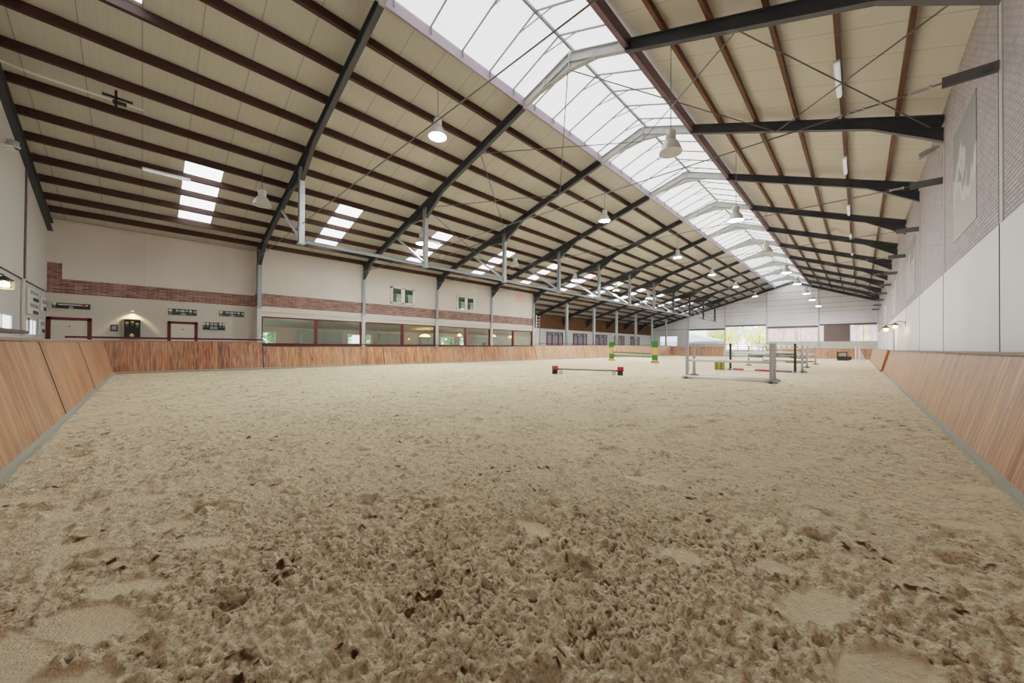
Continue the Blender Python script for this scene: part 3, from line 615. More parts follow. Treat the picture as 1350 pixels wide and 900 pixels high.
# doors in the set-back wall
def door(n, y0, y1, zt):
    w = thing('door_%d' % n, '', 'd', (XRW, (y0+y1)/2, 0)); del w['label']; del w['category']; struct(w); ym = (y0+y1)/2; iv = Matrix.Translation((-XRW, -ym, 0)); f = MB(); a = .13
    f.box((XRW-.03, y0, -.1), (XRW+.05, y0+a, zt)).box((XRW-.03, y1-a, -.1), (XRW+.05, y1, zt)).box((XRW-.03, y0, zt-a), (XRW+.05, y1, zt)); part(f, 'frame', M['red'], w, iv)
    part(MB().box((XRW-.02, y0+a, -.1), (XRW+.02, y1-a, zt-a)), 'leaf', M['cream'], w, iv)
    part(MB().disc((XRW+.02, ym, 1.98), .03, (1,0,0), 10, .02), 'peephole', M['black'], w, iv)
door(1, -3.02, -1.72, 2.38); door(2, .8, 1.97, 2.4)
# stable doors on the far side wall
for i, y in enumerate((36.9, 43.0, 49.0, 55.0, 61.0)):
    w = thing('door_%d' % (10+i), '', 'd', (XS, y+1.8, 0)); del w['label']; del w['category']; struct(w); iv = Matrix.Translation((-XS, -y-1.8, 0)); f = MB(); X1 = XS+.08
    for a in (0, 1.1, 2.5, 3.45): f.box((XS-.01, y+a, -.1), (X1, y+a+.16, 3.2))
    f.box((XS-.01, y, 1.35), (X1, y+3.6, 1.5)); part(f, 'frame', M['red'], w, iv)
    part(MB().box((XS-.01, y, 2.75), (XS+.05, y+3.6, 3.25)), 'lintel', M['poleg'], w, iv)
    for a, b in ((.16, 1.1), (1.26, 2.5), (2.66, 3.45)): part(MB().box((XS, y+a, -.1), (XS+.03, y+b, 2.75)), 'leaf', plain('lilac grey door', (150, 142, 158), .6), w, iv)
    for j, a in enumerate((1.18, 2.58)):
        tag(MB().lathe([(.02, .12), (.12, .06), (.14, 0), (.1, -.1), (.02, -.14)], n=12).build('globe_lamp', M['white'], None, True, (XS+.2, y+a, 2.98)), 'White globe lamp over the %s post of the %s dark red stable front' % (['nearer', 'farther'][j], ORD[i]), 'lamp', 'globe lamps on the stable fronts')

# ---------------- kick walls
LEAN = .3
def kick(name, label, ax, off, dirn, segs, top, mats, strip=True, base=-.1):
    # ax: 1 wall runs along Y (off = x of foot, leaning towards dirn), 0 runs along X
    c = [0, 0, 0]; c[ax] = (segs[0][0]+segs[-1][1])/2; c[1-ax] = off; t = thing(name, label, 'kick wall', c); iv = Matrix.Translation([-v for v in c])
    for i, (a, b, zt) in enumerate(segs):
        za, zb_ = (zt if isinstance(zt, tuple) else (zt, zt)); g_ = .012; vs = []
        def P_(u, w_, z): p = [0, 0, z]; p[ax] = u; p[1-ax] = off+dirn*w_; return p
        sl = LEAN/1.25
        for u, z in ((a+g_, za), (b-g_, zb_)):
            vs += [P_(u, sl*base, base), P_(u, sl*z, z), P_(u, sl*z+.05, z), P_(u, sl*base+.05, base)]
        part(MB().add(vs, [(0,1,2,3),(7,6,5,4),(0,4,5,1),(1,5,6,2),(2,6,7,3),(3,7,4,0)]), 'plank_panel', mats[i % len(mats)] if not isinstance(mats, dict) else mats[i], t, iv)
        vs = []
        for u, z in ((a, za), (b, zb_)): vs += [P_(u, sl*z-.03, z), P_(u, sl*z-.03, z+.035), P_(u, sl*z+.09, z+.035), P_(u, sl*z+.09, z)]
        part(MB().add(vs, [(0,1,2,3),(7,6,5,4),(0,4,5,1),(1,5,6,2),(2,6,7,3),(3,7,4,0)]), 'top_rail', M['rail_top'], t, iv)
    if strip:
        a, b = segs[0][0], segs[-1][1]; vs = []
        for u in (a, b): vs += [P_(u, -.035, -.1), P_(u, -.035, .03), P_(u, .02, .05), P_(u, .02, -.1)]
        part(MB().add(vs, [(0,1,2,3),(7,6,5,4),(0,4,5,1),(1,5,6,2),(2,6,7,3),(3,7,4,0)]), 'base_strip', M['strip'], t, iv)
    for i in range(len(segs)-1):
        u = segs[i][1]; z = segs[i][2] if not isinstance(segs[i][2], tuple) else segs[i][2][1]; vs = []
        for uu in (u-.02, u+.02): vs += [P_(uu, sl*base-.006, base), P_(uu, sl*z-.006, z), P_(uu, sl*z+.04, z), P_(uu, sl*base+.04, base)]
        part(MB().add(vs, [(0,1,2,3),(7,6,5,4),(0,4,5,1),(1,5,6,2),(2,6,7,3),(3,7,4,0)]), 'seam_strip', M['gap'], t, iv)
kick('kick_wall', 'Leaning hardwood kick wall across the near end of the arena with black panel seams', 0, -.86, -1, [(-22.45, -14.2, (1.27, 1.24)), (-14.2, -9.3, (1.24, 1.22)), (-9.3, -4.5, 1.22), (-4.5, 1.3, 1.2)], 1.2, [M['kick_n']])
kick('kick_wall', 'Long leaning kick wall of narrow reddish boards below the canteen windows and stables', 1, -21.8, -1,
     [(-1.5, 4.15, (1.30, 1.32)), (4.15, 10.5, (1.08, 1.1)), (10.5, 19, (1.1, 1.16)), (19, 25.3, (1.16, 1.2)), (25.3, 40, (1.3, 1.42)), (40, 58.2, (1.42, 1.5))], 1.2,
     {0: M['kick_ld'], 1: M['kick_l'], 2: M['kick_l'], 3: M['kick_l'], 4: M['kick_r'], 5: M['kick_r']})
kick('kick_wall', 'Pale leaning kick wall along the white brick side wall', 1, .92, 1, [(-1.2, 27.55, (1.13, 1.1))], 1.1, [M['kick_r']])
kick('kick_wall', 'Short far section of pale kick wall standing slightly forward beside the brick wall', 1, .82, 1, [(27.7, 58.2, (1.12, 1.15))], 1.1, [M['kick_r']])
tag(MB().prism([(.80, 27.55, -.1), (1.02, 27.55, -.1), (1.34, 27.55, 1.13), (1.08, 27.55, 1.13)], (0, .12, 0)).build('kick_wall_end_post', M['wood_o']), 'Orange raw timber end post between the two pale kick walls', 'post')
kick('kick_wall', 'Far end kick wall left of the open yard gate, reddish boards', 0, 58.2, 1, [(-22.1, -14.4, 1.34)], 1.3, [M['kick_f']])
kick('kick_wall', 'Far end kick wall right of the open yard gate, mixed orange boards', 0, 58.2, 1, [(-9.25, -4, 1.22), (-4, 1.2, 1.18)], 1.3, [M['kick_f']])

# parapets behind the kick walls and the red handrail
def parapet(label, a, b, zt, mc, t_=.16):
    m_ = ((a[0]+b[0])/2, (a[1]+b[1])/2, 0); t = thing('parapet', label, 'low wall', m_); iv = Matrix.Translation((-m_[0], -m_[1], 0))
    part(MB().beam((a[0], a[1], zt/2-.12), (b[0], b[1], zt/2-.12), t_, zt-.06), 'wall_body', M['cream'], t, iv)
    part(MB().beam((a[0], a[1], zt-.04), (b[0], b[1], zt-.04), t_+.1, .08), 'coping', mc, t, iv)
parapet('Low cream wall with dark red coping behind the reddish kick wall', (-23, -2.2), (-23, 4.3), 1.5, M['red'])
parapet('Low cream wall with mauve coping behind the near end kick wall', (-15.1, -2.15), (-2, -2.15), 1.5, M['mauve_d'])
t = thing('handrail', 'Dark red handrail running in front of the canteen windows', 'handrail', (-24.6, 16, 0)); iv = Matrix.Translation((24.6, -16, 0))
part(MB().beam((-24.6, 4.4, 1.27), (-24.6, 28.5, 1.27), .06, .07), 'rail', M['red'], t, iv)
for y in [4.5+4.78*i for i in range(6)]: part(MB().box((-24.63, y-.03, -.12), (-24.57, y+.03, 1.24)), 'post', M['red'], t, iv)
t = thing('handrail', 'Dark red handrail running in front of the stables', 'handrail', (-24.6, 44, 0)); iv = Matrix.Translation((24.6, -44, 0))
part(MB().beam((-24.6, 28.8, 1.56), (-24.6, 66, 1.62), .06, .06), 'rail', M['red'], t, iv)
for y in [29+6.1*i for i in range(7)]: part(MB().box((-24.63, y-.03, -.12), (-24.57, y+.03, 1.56)), 'post', M['red'], t, iv)

# ---------------- wall fittings by the entrance
def rosette(b_, x, y, z, r):
    b_.disc((x, y, z), r, (1,0,0), 12, .02); b_.box((x, y-r*.45, z-r*3.2), (x+.012, y-.02, z)); b_.box((x, y+.02, z-r*3.0), (x+.012, y+r*.45, z))
def board(label, y0, y1, z0, z1, mb, style):
    t = thing('award_board', label, 'display board', (XRW, (y0+y1)/2, z0)); w = (y1-y0)/2; h = z1-z0
    MB().box((.0, -w, 0), (.05, w, h)).build('frame', M['silver'], t)
    MB().box((.05, -w+.05, .05), (.06, w-.05, h-.05)).build('backing', mb, t)
    if style == 'rosettes':
        q = MB(); rosette(q, .06, -w*.78, h*.68, h*.16); q.build('rosette', M['ribbon'], t)
        q = MB(); rosette(q, .06, w*.5, h*.66, h*.13); q.build('rosette', M['ribbon'], t)
        q = MB(); rosette(q, .06, w*.8, h*.6, h*.1); q.build('rosette', M['ribbon'], t)
        q = MB()
        for j in range(6): q.box((.06, -w*.42+j*w*.13, h*(.56+.05*math.sin(j*1.7))), (.07, -w*.42+j*w*.13+w*.1, h*(.72+.05*math.cos(j*2.3))))
        q.build('garland', M['ribbon'], t); MB().box((.06, -w*.12, h*.16), (.07, w*.2, h*.38)).build('card', M['photo'], t)
    elif style == 'red':
        q = MB(); rosette(q, .06, -w*.8, h*.72, h*.17); q.build('rosette', M['ribbon'], t)
        MB().box((.06, -w*.62, h*.58), (.075, w*.8, h*.72)).build('whip', M['ribbon'], t); MB().disc((.06, w*.6, h*.62), h*.14, (1,0,0), 12, .03).build('red_rosette', M['bright_red'], t)
        MB().box((.06, -w*.12, h*.12), (.07, w*.08, h*.46)).build('card', M['photo'], t)
    else:
        for j, yy in enumerate((-.8, -.52, .52, .8)):
            q = MB(); rosette(q, .06, yy*w, h*.74, h*.12); q.build('rosette', M['ribbon'], t)
        for yy in (-.2, .12):
            for zz in (.2, .58): MB().box((.06, (yy-.12)*w, h*zz), (.07, (yy+.14)*w, h*(zz+.26))).build('photo_print', M['photo'], t)
board('Black award board with a red rosette above the door by the corner', -2.92, -1.72, 2.72, 3.07, M['boardk'], 'red')
board('Dark green rosette board above the second red framed door', .77, 1.97, 2.68, 3.11, M['board'], 'rosettes')
board('Dark green rosette board beside the steel column of the canteen', 2.8, 4.02, 2.74, 3.15, M['board'], 'rosettes')
board('Small black board with four rosettes and photos beside the red framed door', 2.12, 3.17, 1.95, 2.47, M['boardk'], 'photos')
t = thing('picture_frame', 'Small square picture in a black frame on the cream wall', 'picture', (XRW, -1.03, 1.8)); MB().box((0, -.12, 0), (.03, .12, .32)).build('frame', M['black'], t); MB().box((.03, -.08, .06), (.035, .08, .26)).build('print', M['photo'], t)
t = thing('trophy_cabinet', 'Tall black trophy cabinet glowing under a small wall light', 'cabinet', (XRW+.01, -.45, 1.45)); MB().box((0, -.29, 0), (.14, .29, .98)).build('case', M['black'], t)
MB().box((.14, -.29, .94), (.17, .29, .98)).box((.14, -.29, 0), (.17, -.26, .98)).build('trim_edge', M['brass'], t)
for yy, zz in ((-.16, .78), (.02, .82), (.18, .74)): q = MB(); rosette(q, .141, yy, zz, .06); q.build('rosette', M['brass'], t)
MB().lathe([(.01, 0), (.07, .02), (.09, .1), (.05, .16), (.02, .2)], (.17, 0, .06), 14).build('trophy', M['brass'], t, True)
t = thing('wall_spotlight', 'Small lit spotlight above the black trophy cabinet', 'lamp', (XRW, -.44, 2.86)); MB().tube([(0, 0, .05), (.16, 0, .05)], .015, 6).build('arm', M['silver'], t); MB().lathe([(.03, .06), (.06, .02), (.07, -.05), (.06, -.05)], (.18, 0, 0), 14).build('shade', M['silver'], t, True); MB().disc((.18, 0, -.045), .055, (0,0,-1), 14, .005).build('bulb', M['glow'], t)
# near end wall posters and windows
def nboard(label, x0, x1, z0, z1, n, lab_c='poster'):
    t = thing('wall_poster', label, lab_c, ((x0+x1)/2, YN, z0)); w = (x1-x0)/2; MB().box((-w, 0, 0), (w, .04, z1-z0)).build('backing', M['white'], t)
    for j in range(n):
        zz = (z1-z0)*(j+.15)/n; MB().box((-w*.8, .04, zz), (w*(.2+.5*(j % 2)), .05, zz+(z1-z0)*.55/n)).build('photo_print', M['boardk'] if j % 2 == 0 else M['photo'], t)
nboard('Large white photo board on the near end wall beside the post', -24.4, -22.45, 2.3, 3.3, 4); nboard('Narrow photo board on the near end wall next to the corner', -25.95, -24.9, 2.55, 3.15, 2); nboard('Lower photo board on the near end wall by the door', -25.7, -24.6, 1.6, 2.2, 2)
for i, (x0, x1, z0, z1) in enumerate(((-20.1, -17.5, 1.66, 2.14), (-23.8, -22.6, 1.55, 2.15))):
    w = thing('window_%d' % (40+i), '', 'w', ((x0+x1)/2, YN, z0)); del w['label']; del w['category']; struct(w); wd = (x1-x0)/2
    MB().box((-wd, 0, 0), (-wd+.1, .05, z1-z0)).box((wd-.1, 0, 0), (wd, .05, z1-z0)).box((-wd, 0, z1-z0-.07), (wd, .05, z1-z0)).box((-.05, 0, 0), (.05, .05, z1-z0)).build('frame', M['white'], w)
    MB().box((-wd+.1, 0.01, 0), (-.05, .02, z1-z0-.07)).box((.05, 0.01, 0), (wd-.1, .02, z1-z0-.07)).build('pane', emit('daylit frosted pane', (240, 244, 250), 1.1), w)
# lanterns
def lantern(label, loc, rz, s=1.):
    t = thing('wall_lantern', label, 'lantern', loc, rz, None)
    MB().box((-.08*s, -.02, .1*s), (.08*s, .02, .5*s)).tube([(0, 0, .42*s), (0, .25*s, .5*s), (0, .5*s, .42*s)], .022*s, 8).build('bracket', M['black'], t)
    MB().lathe([(.02*s, .14*s), (.07*s, .1*s), (.2*s, .0), (.19*s, -.02*s)], (0, .5*s, .26*s), 16).build('cap', M['black'], t, True)
    q = MB(); 
    for k in range(8): a = math.pi/4*k; q.tube([(math.cos(a)*.19*s, .5*s+math.sin(a)*.19*s, .25*s), (math.cos(a)*.2*s, .5*s+math.sin(a)*.2*s, 0)], .008*s, 5)
    q.lathe([(.205*s, .02*s), (.205*s, 0), (.19*s, 0)], (0, .5*s, -.01*s), 16).build('cage', M['brass'], t)
    MB().lathe([(.02*s, .2*s), (.1*s, .17*s), (.13*s, .08*s), (.1*s, .01*s), (.02*s, 0)], (0, .5*s, .03*s), 14).build('bulb', M['glow'], t, True)
lantern('Lit caged wall lantern on the near end wall, cut by the picture edge', (-16.6, YN, 2.66), 0, .85)
lantern('Lit caged lantern on the white side wall above the mauve strip', (XR, 36.0, 2.45), math.pi/2, 1.)
lantern('Nearer lit caged lantern on the white side wall', (XR, 29.0, 2.35), math.pi/2, .8)
# floodlights
t = thing('floodlight', 'Grey floodlight on a bracket high on the brick wall by the second roof frame', 'lamp', (XR, 17.4, 7.55)); MB().tube([(0, 0, .1), (-.12, 0, .05)], .03, 8).build('bracket', M['steel_l'], t)
MB().prism([(-.1, -.12, .12), (-.45, -.12, -.02), (-.42, -.12, -.14), (-.08, -.12, -.04)], (0, .24, 0)).build('housing', M['steel_l'], t); MB().prism([(-.45, -.1, -.03), (-.42, -.1, -.135), (-.43, -.1, -.14), (-.46, -.1, -.035)], (0, .2, 0)).build('lens', M['lens_off'], t)
t = thing('floodlight', 'White floodlight high on the near end wall at the picture edge', 'lamp', (-18.62, YN+.035, 7.15)); MB().box((-.3, 0, -.06), (.12, .2, 0)).build('bracket', M['white'], t); MB().lathe([(.02, .26), (.12, .22), (.15, .08), (.13, .0)], (-.12, .17, 0), 16).build('housing', M['steel_l'], t, True); MB().disc((-.12, .3, .12), .07, (0,1,0), 14, .02).build('lens', M['black'], t)

# ---------------- lamps under the roof
def bell(label, grp, loc, ztop, lens):
    t = thing('pendant_lamp', label, 'lamp', loc, 0, grp); h = ztop-loc[2]
    MB().tube([(0, 0, .62), (0, 0, h)], .012, 6).build('cable', M['rod'], t)
    MB().lathe([(.0, .62), (.13, .62), (.15, .58), (.15, .34), (.12, .33), (.02, .33)], n=20).build('housing', M['lampmetal'], t, True)
    MB().lathe([(.12, .34), (.2, .28), (.28, .12), (.33, -.02), (.34, -.05), (.32, -.05), (.26, .12), (.1, .3)], n=24).build('reflector', M['lampmetal'], t, True)
    MB().disc((0, 0, -.02), .315, (0,0,-1), 24, .012).build('lens', lens, t)
for i, y in enumerate((7.43, 19.45, 31.6, 41.5, 51.6, 63.1)): bell('%s lit bell pendant from the near end, under the top long-slope purlin' % ORD[i].capitalize(), 'lit bell pendants of the long slope', (-11.35, y, 9.0), zl(-11.35), M['lens_on'])
for i, y in enumerate((11.1, 19.1, 26.8, 35.0, 41.8, 49.7, 56.6, 65.5)):
    bell('%s bell pendant from the near end, short-slope row, %s' % (ORD[i].capitalize(), 'unlit' if i in (0, 2) else 'glowing white'), 'bell pendants beside the skylight', (-4.2, y, 7.22), zr(-4.2), M['lens_off'] if i in (0, 2) else M['lens_dim'])
for i, y in enumerate((3.4, 11.1, 18.9, 26.6, 34.1, 42)): bell('%s bell pendant from the near end among the hanging posts, %s' % (ORD[i].capitalize(), 'unlit' if i in (0, 2) else 'lit'), 'bell pendants among the hanging posts', (-18.5, y, 7.2), zl(-18.5), M['lens_off'] if i in (0, 2) else M['lens_on'])
# fluorescent fittings
for i in range(8):
    y = 13.0+6.75*i; t = thing('tube_light', '%s white tube light from the near end, under a reddish purlin' % ORD[i].capitalize(), 'tube light', (-.45, y+.9, zr(-.45)-.07), 0, 'tube lights under the short slope')
    MB().box((-.07, -.9, 0), (.07, .9, .06)).build('housing', M['white'], t); MB().prism([(-.06, -.88, 0), (.06, -.88, 0), (.04, -.88, -.07), (-.04, -.88, -.07)], (0, 1.76, 0)).build('diffuser', M['tube'], t)
for y, lab in ((.55, 'White tube light fixed under a dark purlin at the near end of the long slope'), (12.9, 'White tube light under a dark purlin over the canteen roof lights')):
    t = thing('tube_light', lab, 'tube light', (-20.4, y, zl(-20.4)-.06)); MB().box((-.06, -.7, 0), (.06, .7, .06)).build('housing', M['white'], t); MB().prism([(-.05, -.68, 0), (.05, -.68, 0), (.03, -.68, -.06), (-.03, -.68, -.06)], (0, 1.36, 0)).build('diffuser', M['tube'], t)
# hanging pipe
t = thing('hanging_pipe', 'White pipe hanging under the dark roof near the near end wall', 'pipe', (-17, -1.4, 8.85)); MB().tube([(0, -1.65, .0), (0, -1.45, .07), (0, -1.25, .04), (0, -.9, 0), (0, 1.3, 0)], .028, 8).build('pipe', M['white'], t, True)
MB().box((-.03, .66, -.28), (.03, .72, .34)).box((-.03, .4, .08), (.03, 1.05, .14)).box((-.08, .62, -.06), (.08, .92, .0)).build('bracket', M['black'], t)

# ---------------- ladder at the canteen corner
t = thing('ladder', 'Upright ladder with white and red rails at the far corner of the canteen', 'ladder', (-25.05, 29.15, 0))
MB().box((-.03, -.3, -.12), (.03, -.22, 4.6)).build('rail', M['white'], t); MB().box((-.03, .3, -.12), (.03, .38, 4.6)).build('rail', plain('rusty red paint', (150, 84, 70), .6), t)
for k in range(14): MB().box((-.02, -.24, .25+.32*k), (.02, .32, .29+.32*k)).build('rung', M['white'], t)

# ---------------- jumps
def pillar(label, x, y, rz):
    t = thing('jump_pillar', label, 'jump stand', (x, y, 0), rz); w, d = .24, .08
    MB().box((-w, -d, .12), (w, d, .18)).box((-w, -d-.12, -.03), (-w+.07, d+.12, .12)).box((w-.07, -d-.12, -.03), (w, d+.12, .12)).build('foot', M['orange'], t)
    MB().box((-w, -d, .2), (w, d, .62)).build('green_block', M['green'], t); MB().box((-w, -d, 1.2), (w, d, 1.68)).build('green_block', M['green'], t)
    q = MB().use(M['orange']).box((-w, -d, .62), (w, d, 1.2)).use(M['ribbon'])
    for sg in (-1, 1):
        for k in range(3):
            for z0 in (.7+.17*k,): q.beam((sg*w*.8, -d-.004, z0), (0, -d-.004, z0+.15), .006, .03, (0,1,0)); 
    q.build('orange_block', None, t)
    q = MB()
    for sx in (-1, 1): q.box((sx*(w-.03)-.012, -d+.02, .1), (sx*(w-.03)+.012, d-.02, 1.71))
    q.build('edge_frame', M['orange'], t)
pillar('Green and orange jump pillar farther from the open gate, two green poles at its side', -16.36, 29.35, -.35); pillar('Green and orange jump pillar nearer the white jumps', -11.72, 27.85, -.35)
def pole(label, a, b, r, bands, grp=None, cat='jump pole'):
    c = [(a[i]+b[i])/2 for i in range(3)]; a, b, c = Vector(a), Vector(b), Vector(c); q = MB(); n = len(bands)
    for i, mm in enumerate(bands): q.use(mm).tube([a+(b-a)*(i/n)-c, a+(b-a)*((i+1)/n)-c], r, 10)
    return tag(q.build('jump_pole', None, None, True, tuple(c)), label, cat, grp)
pole('Upper green pole between the green and orange pillars', (-16.05, 29.2, .78), (-12.05, 27.95, .70), .055, [M['dkgreen']]); pole('Lower green pole between the green and orange pillars', (-16.05, 29.2, .46), (-12.05, 27.95, .44), .055, [M['dkgreen']])
# cavaletti
a, b = Vector((-9.9, 12.74, 0)), Vector((-7.47, 14.17, 0)); t = thing('cavaletti', 'Low grey ground jump with red and black end blocks on the open sand', 'cavaletti', (a+b)/2, math.atan2(1.43, 2.43)); hl = (b-a).length/2
MB().tube([(-hl+.05, 0, .2), (hl-.05, 0, .17)], .035, 10).build('pole', M['poleg'], t, True)
for sg in (-1, 1):
    q = MB().use(M['bright_red']).beam((sg*hl-.13, 0, .24), (sg*hl+.13, 0, .24), .2, .16, (.0, .35, 1)).use(M['black']).box((sg*hl-.12, -.12, -.02), (sg*hl+.1, .12, .14)).use(M['ribbon']).box((sg*hl-sg*.26-.09, -.1, -.02), (sg*hl-sg*.26+.07, .1, .15)); q.build('end_block', None, t)
def stand(label, x, y, h, m, wing=0, feet=None):
    t = thing('jump_stand', label, 'jump stand', (x, y, 0)); q = MB().box((-.05, -.04, .03), (.05, .04, h)); q.build('upright', m, t)
    q = MB()
    for k in range(int(h/.12)-1): q.box((-.008, -.042, .15+.12*k), (.008, .042, .17+.12*k))
    q.build('hole_strip', M['gap'] if m is not M['black'] else M['steel'], t)
    MB().prism([(-.2, -.04, -.03), (.2, -.04, -.03), (.2, -.04, .03), (.07, -.04, .08), (-.07, -.04, .08), (-.2, -.04, .03)], (0, .08, 0)).build('foot', feet or m, t); MB().box((-.04, -.26, -.03), (.04, .26, .05)).build('foot', M['poleg'], t)
    return t
ST = M['galv']
S = dict(a=(-4.98, 14.95), b=(-5.26, 16.66), c=(-2.22, 15.0), d=(-2.27, 16.0))
stand('Silver jump stand at the near white fence, front far-side end', *S['a'], 1.36, ST); stand('Silver jump stand behind the front far-side one of the near white fence', *S['b'], 1.36, ST)
stand('Nearest silver jump stand, front end beside the brick wall side', *S['c'], 1.36, ST); stand('Silver jump stand just behind the nearest one', *S['d'], 1.36, ST)
pole('Thick white pole across the nearest fence at knee height', (-5.0, 15.03, .70), (-2.22, 15.08, .69), .055, [M['pole']])
pole('White plank pole on the sand under the front of the nearest fence', (-5.1, 14.85, .05), (-2.35, 14.9, .05), .055, [M['pole']], None); pole('White pole on the sand behind the front of the nearest fence', (-4.75, 15.9, .05), (-2.35, 15.75, .05), .055, [M['pole']])
stand('Black jump stand at the far-side end of the second fence', -5.18, 22.4, 1.45, M['black'], feet=M['white']); stand('Black jump stand at the brick wall end of the second fence', -2.31, 22.2, 1.43, M['black'], feet=M['white'])
stand('Silver jump stand beside the black stand of the second fence', -2.1, 23.0, 1.36, ST)
pole('Red and white banded pole lying on the sand by the black stands', (-5.0, 22.2, .05), (-2.4, 21.9, .05), .05, [M['polered'], M['pole'], M['polered'], M['polered'], M['poleg']])
pole('Dark grey pole across the black stands at waist height', (-5.05, 22.5, .82), (-2.3, 22.4, .78), .05, [M['pole'], M['poleg'], M['poleg'], M['poleg']]); pole('White pole above the dark one on the black stands', (-5.05, 22.6, .94), (-2.3, 22.5, .9), .05, [M['pole'], M['pole'], M['poleg']])
stand('Silver jump stand of the third fence, brick wall end', -2.43, 29.15, 1.36, ST); stand('Silver jump stand of the third fence, far-side end', -5.7, 29.6, 1.36, ST)
pole('Grey pole low on the third fence', (-5.6, 29.6, .3), (-2.5, 29.2, .28), .05, [M['poleg'], M['pole'], M['poleg']]); pole('White pole high on the third fence', (-5.6, 29.6, .95), (-2.5, 29.2, .92), .05, [M['pole']]); pole('Grey and white pole at mid height on the third fence', (-5.6, 29.5, .6), (-2.5, 29.1, .58), .05, [M['poleg'], M['pole'], M['pole'], M['poleg']])
stand('Silver jump stand of the farthest fence, brick wall end', -2.45, 35.45, 1.34, ST); stand('Silver jump stand of the farthest fence, far-side end', -5.9, 36, 1.34, ST)
pole('Pale pole high on the farthest fence', (-5.8, 36, .75), (-2.5, 35.5, .74), .05, [M['pole'], M['mauve'], M['pole']]); pole('Grey pole low on the farthest fence', (-5.8, 36, .2), (-2.5, 35.5, .2), .05, [M['poleg']])
q = MB().use(M['pole']).box((-1.7, -.02, -.14), (1.7, .02, .14)).use(M['gap'])
for k in range(7): q.box((-1.1+.36*k, -.025, -.06), (-.98+.36*k, -.02, .03))
tag(q.build('jump_plank', None, None, False, (-4.7, 36.2, 1.33)), 'White jump plank with dark marks resting on top of the farthest fence', 'plank').rotation_euler = (0, 0, -.14)
# planter, wing, black box
t = thing('filler_box', 'Olive yellow striped filler box standing beside the black jump stand', 'filler', (-5.62, 22.0, 0)); MB().box((-.22, -.16, -.02), (.22, .16, .56)).build('box_body', M['planter'], t)
q = MB()
for k in (-.1, .12): q.box((k-.03, -.165, .02), (k+.03, .165, .52))
q.build('dark_stripe', plain('dark olive stripe', (66, 60, 30), .6), t)
t = thing('jump_wing', 'White jump wing with feet leaning by the far corner of the arena', 'jump wing', (-.05, 50, 0)); MB().box((-.3, -.03, .02), (-.2, .03, 1.5)).box((-.02, -.03, .02), (.06, .03, 1.45)).build('upright', M['pole'], t)
q = MB()
for k in range(6): q.box((-.22, -.015, .15+.22*k), (0, .015, .29+.22*k))
q.build('slat', M['silver'], t); MB().prism([(.05, -.02, 1.3), (.5, -.02, .05), (.05, -.02, .05)], (0, .04, 0)).build('wing_panel', M['silver'], t); MB().box((-.7, -.3, -.04), (.6, .3, .06)).build('foot', M['pole'], t)
t = thing('step_box', 'Black framed mounting box with a pale top beside the white jump wing', 'box', (-1.1, 50.4, 0)); MB().box((-.62, -.3, -.02), (.5, .3, .42)).build('box_body', M['black'], t); MB().box((-.62, -.3, .42), (-.54, .3, .86)).box((.1, -.3, .42), (.18, .3, .86)).box((-.62, -.3, .8), (.18, .3, .88)).build('frame', M['black'], t); MB().box((-.54, -.05, .46), (.1, 0, .8)).build('panel', M['sill'], t)
# white rail gate in the yard opening
t = thing('yard_gate', 'White tubular rail gate closing the gap in the far kick wall', 'gate', (-11.8, 58.4, 0))
for z in (.35, .75, 1.1, 1.45, 1.8): MB().tube([(-2.5, 0, z), (2.5, 0, z)], .04, 8).build('rail', M['white'], t)
for x in (-2.5, -.8, .9, 2.5): MB().box((x-.05, -.05, -.12), (x+.05, .05, 1.9)).build('post', M['silver'], t)
MB().box((-2.45, .05, -.1), (2.45, .08, 1.0)).build('infill_sheet', plain('pale grey sheet', (190, 188, 196), .6), t)

# ---------------- outdoors beyond the openings
def tree(label, name, x, y, h, r, m, seed):
    rnd = random.Random(seed); t = thing(name, label, 'tree' if h > 3 else 'shrub', (x, y, -.2))
    q = MB(); q.tube([(0, 0, 0), (.1, .05, h*.4), (0, 0, h*.7)], .14, 8)
    for k in range(5): a = k*1.26; q.tube([(0, 0, h*.35), (math.cos(a)*r*.6, math.sin(a)*r*.6, h*.7)], .05, 6)
    q.build('trunk', M['bark'], t)
    q = MB()
    for k in range(1500):
        a, u, w = rnd.random()*6.283, rnd.uniform(-1, 1), rnd.random()**.4; s_ = math.sqrt(1-u*u)
        p = Vector((math.cos(a)*s_*r*w, math.sin(a)*s_*r*w, h*.62+u*h*.4*w)); d = Vector((rnd.gauss(0,1), rnd.gauss(0,1), rnd.gauss(0,1))).normalized(); e = d.orthogonal().normalized(); z_ = rnd.uniform(.12, .26)*r*.35
        q.add([p-d*z_, p+e*z_*.5, p+d*z_, p-e*z_*.5], [(0,1,2,3)])
    q.build('crown', m, t)
tree('Yellow green leafy bush in the yard outside the open gate', 'yard_bush', -22.0, 88, 6.0, 3.4, M['leaf'], 1); tree('Grey green tree in the yard at the brick wall side of the open gate', 'yard_tree', -13.0, 99, 9.5, 5.0, M['leaf2'], 2)
tree('Second yellow green bush in the yard behind the white gate', 'yard_bush', -15.2, 88, 5.6, 2.8, M['leaf'], 3); tree('Pale grey green tree far out in the yard', 'yard_tree', -26, 112, 11, 6, M['leaf2'], 4); tree('Tall tree behind the peach coloured gable windows', 'yard_tree', 0, 96, 10, 6, M['leaf2'], 5)
t = thing('marquee', 'White marquee with a sloping canvas roof in the yard', 'marquee', (-24, 80, -.2)); MB().prism([(-3.5, -2, 2.8), (-1.5, -2, 4.4), (4.0, -2, 2.9), (-3.5, -2, 2.6)], (0, 4, 0)).build('canvas_roof', M['canvas'], t)
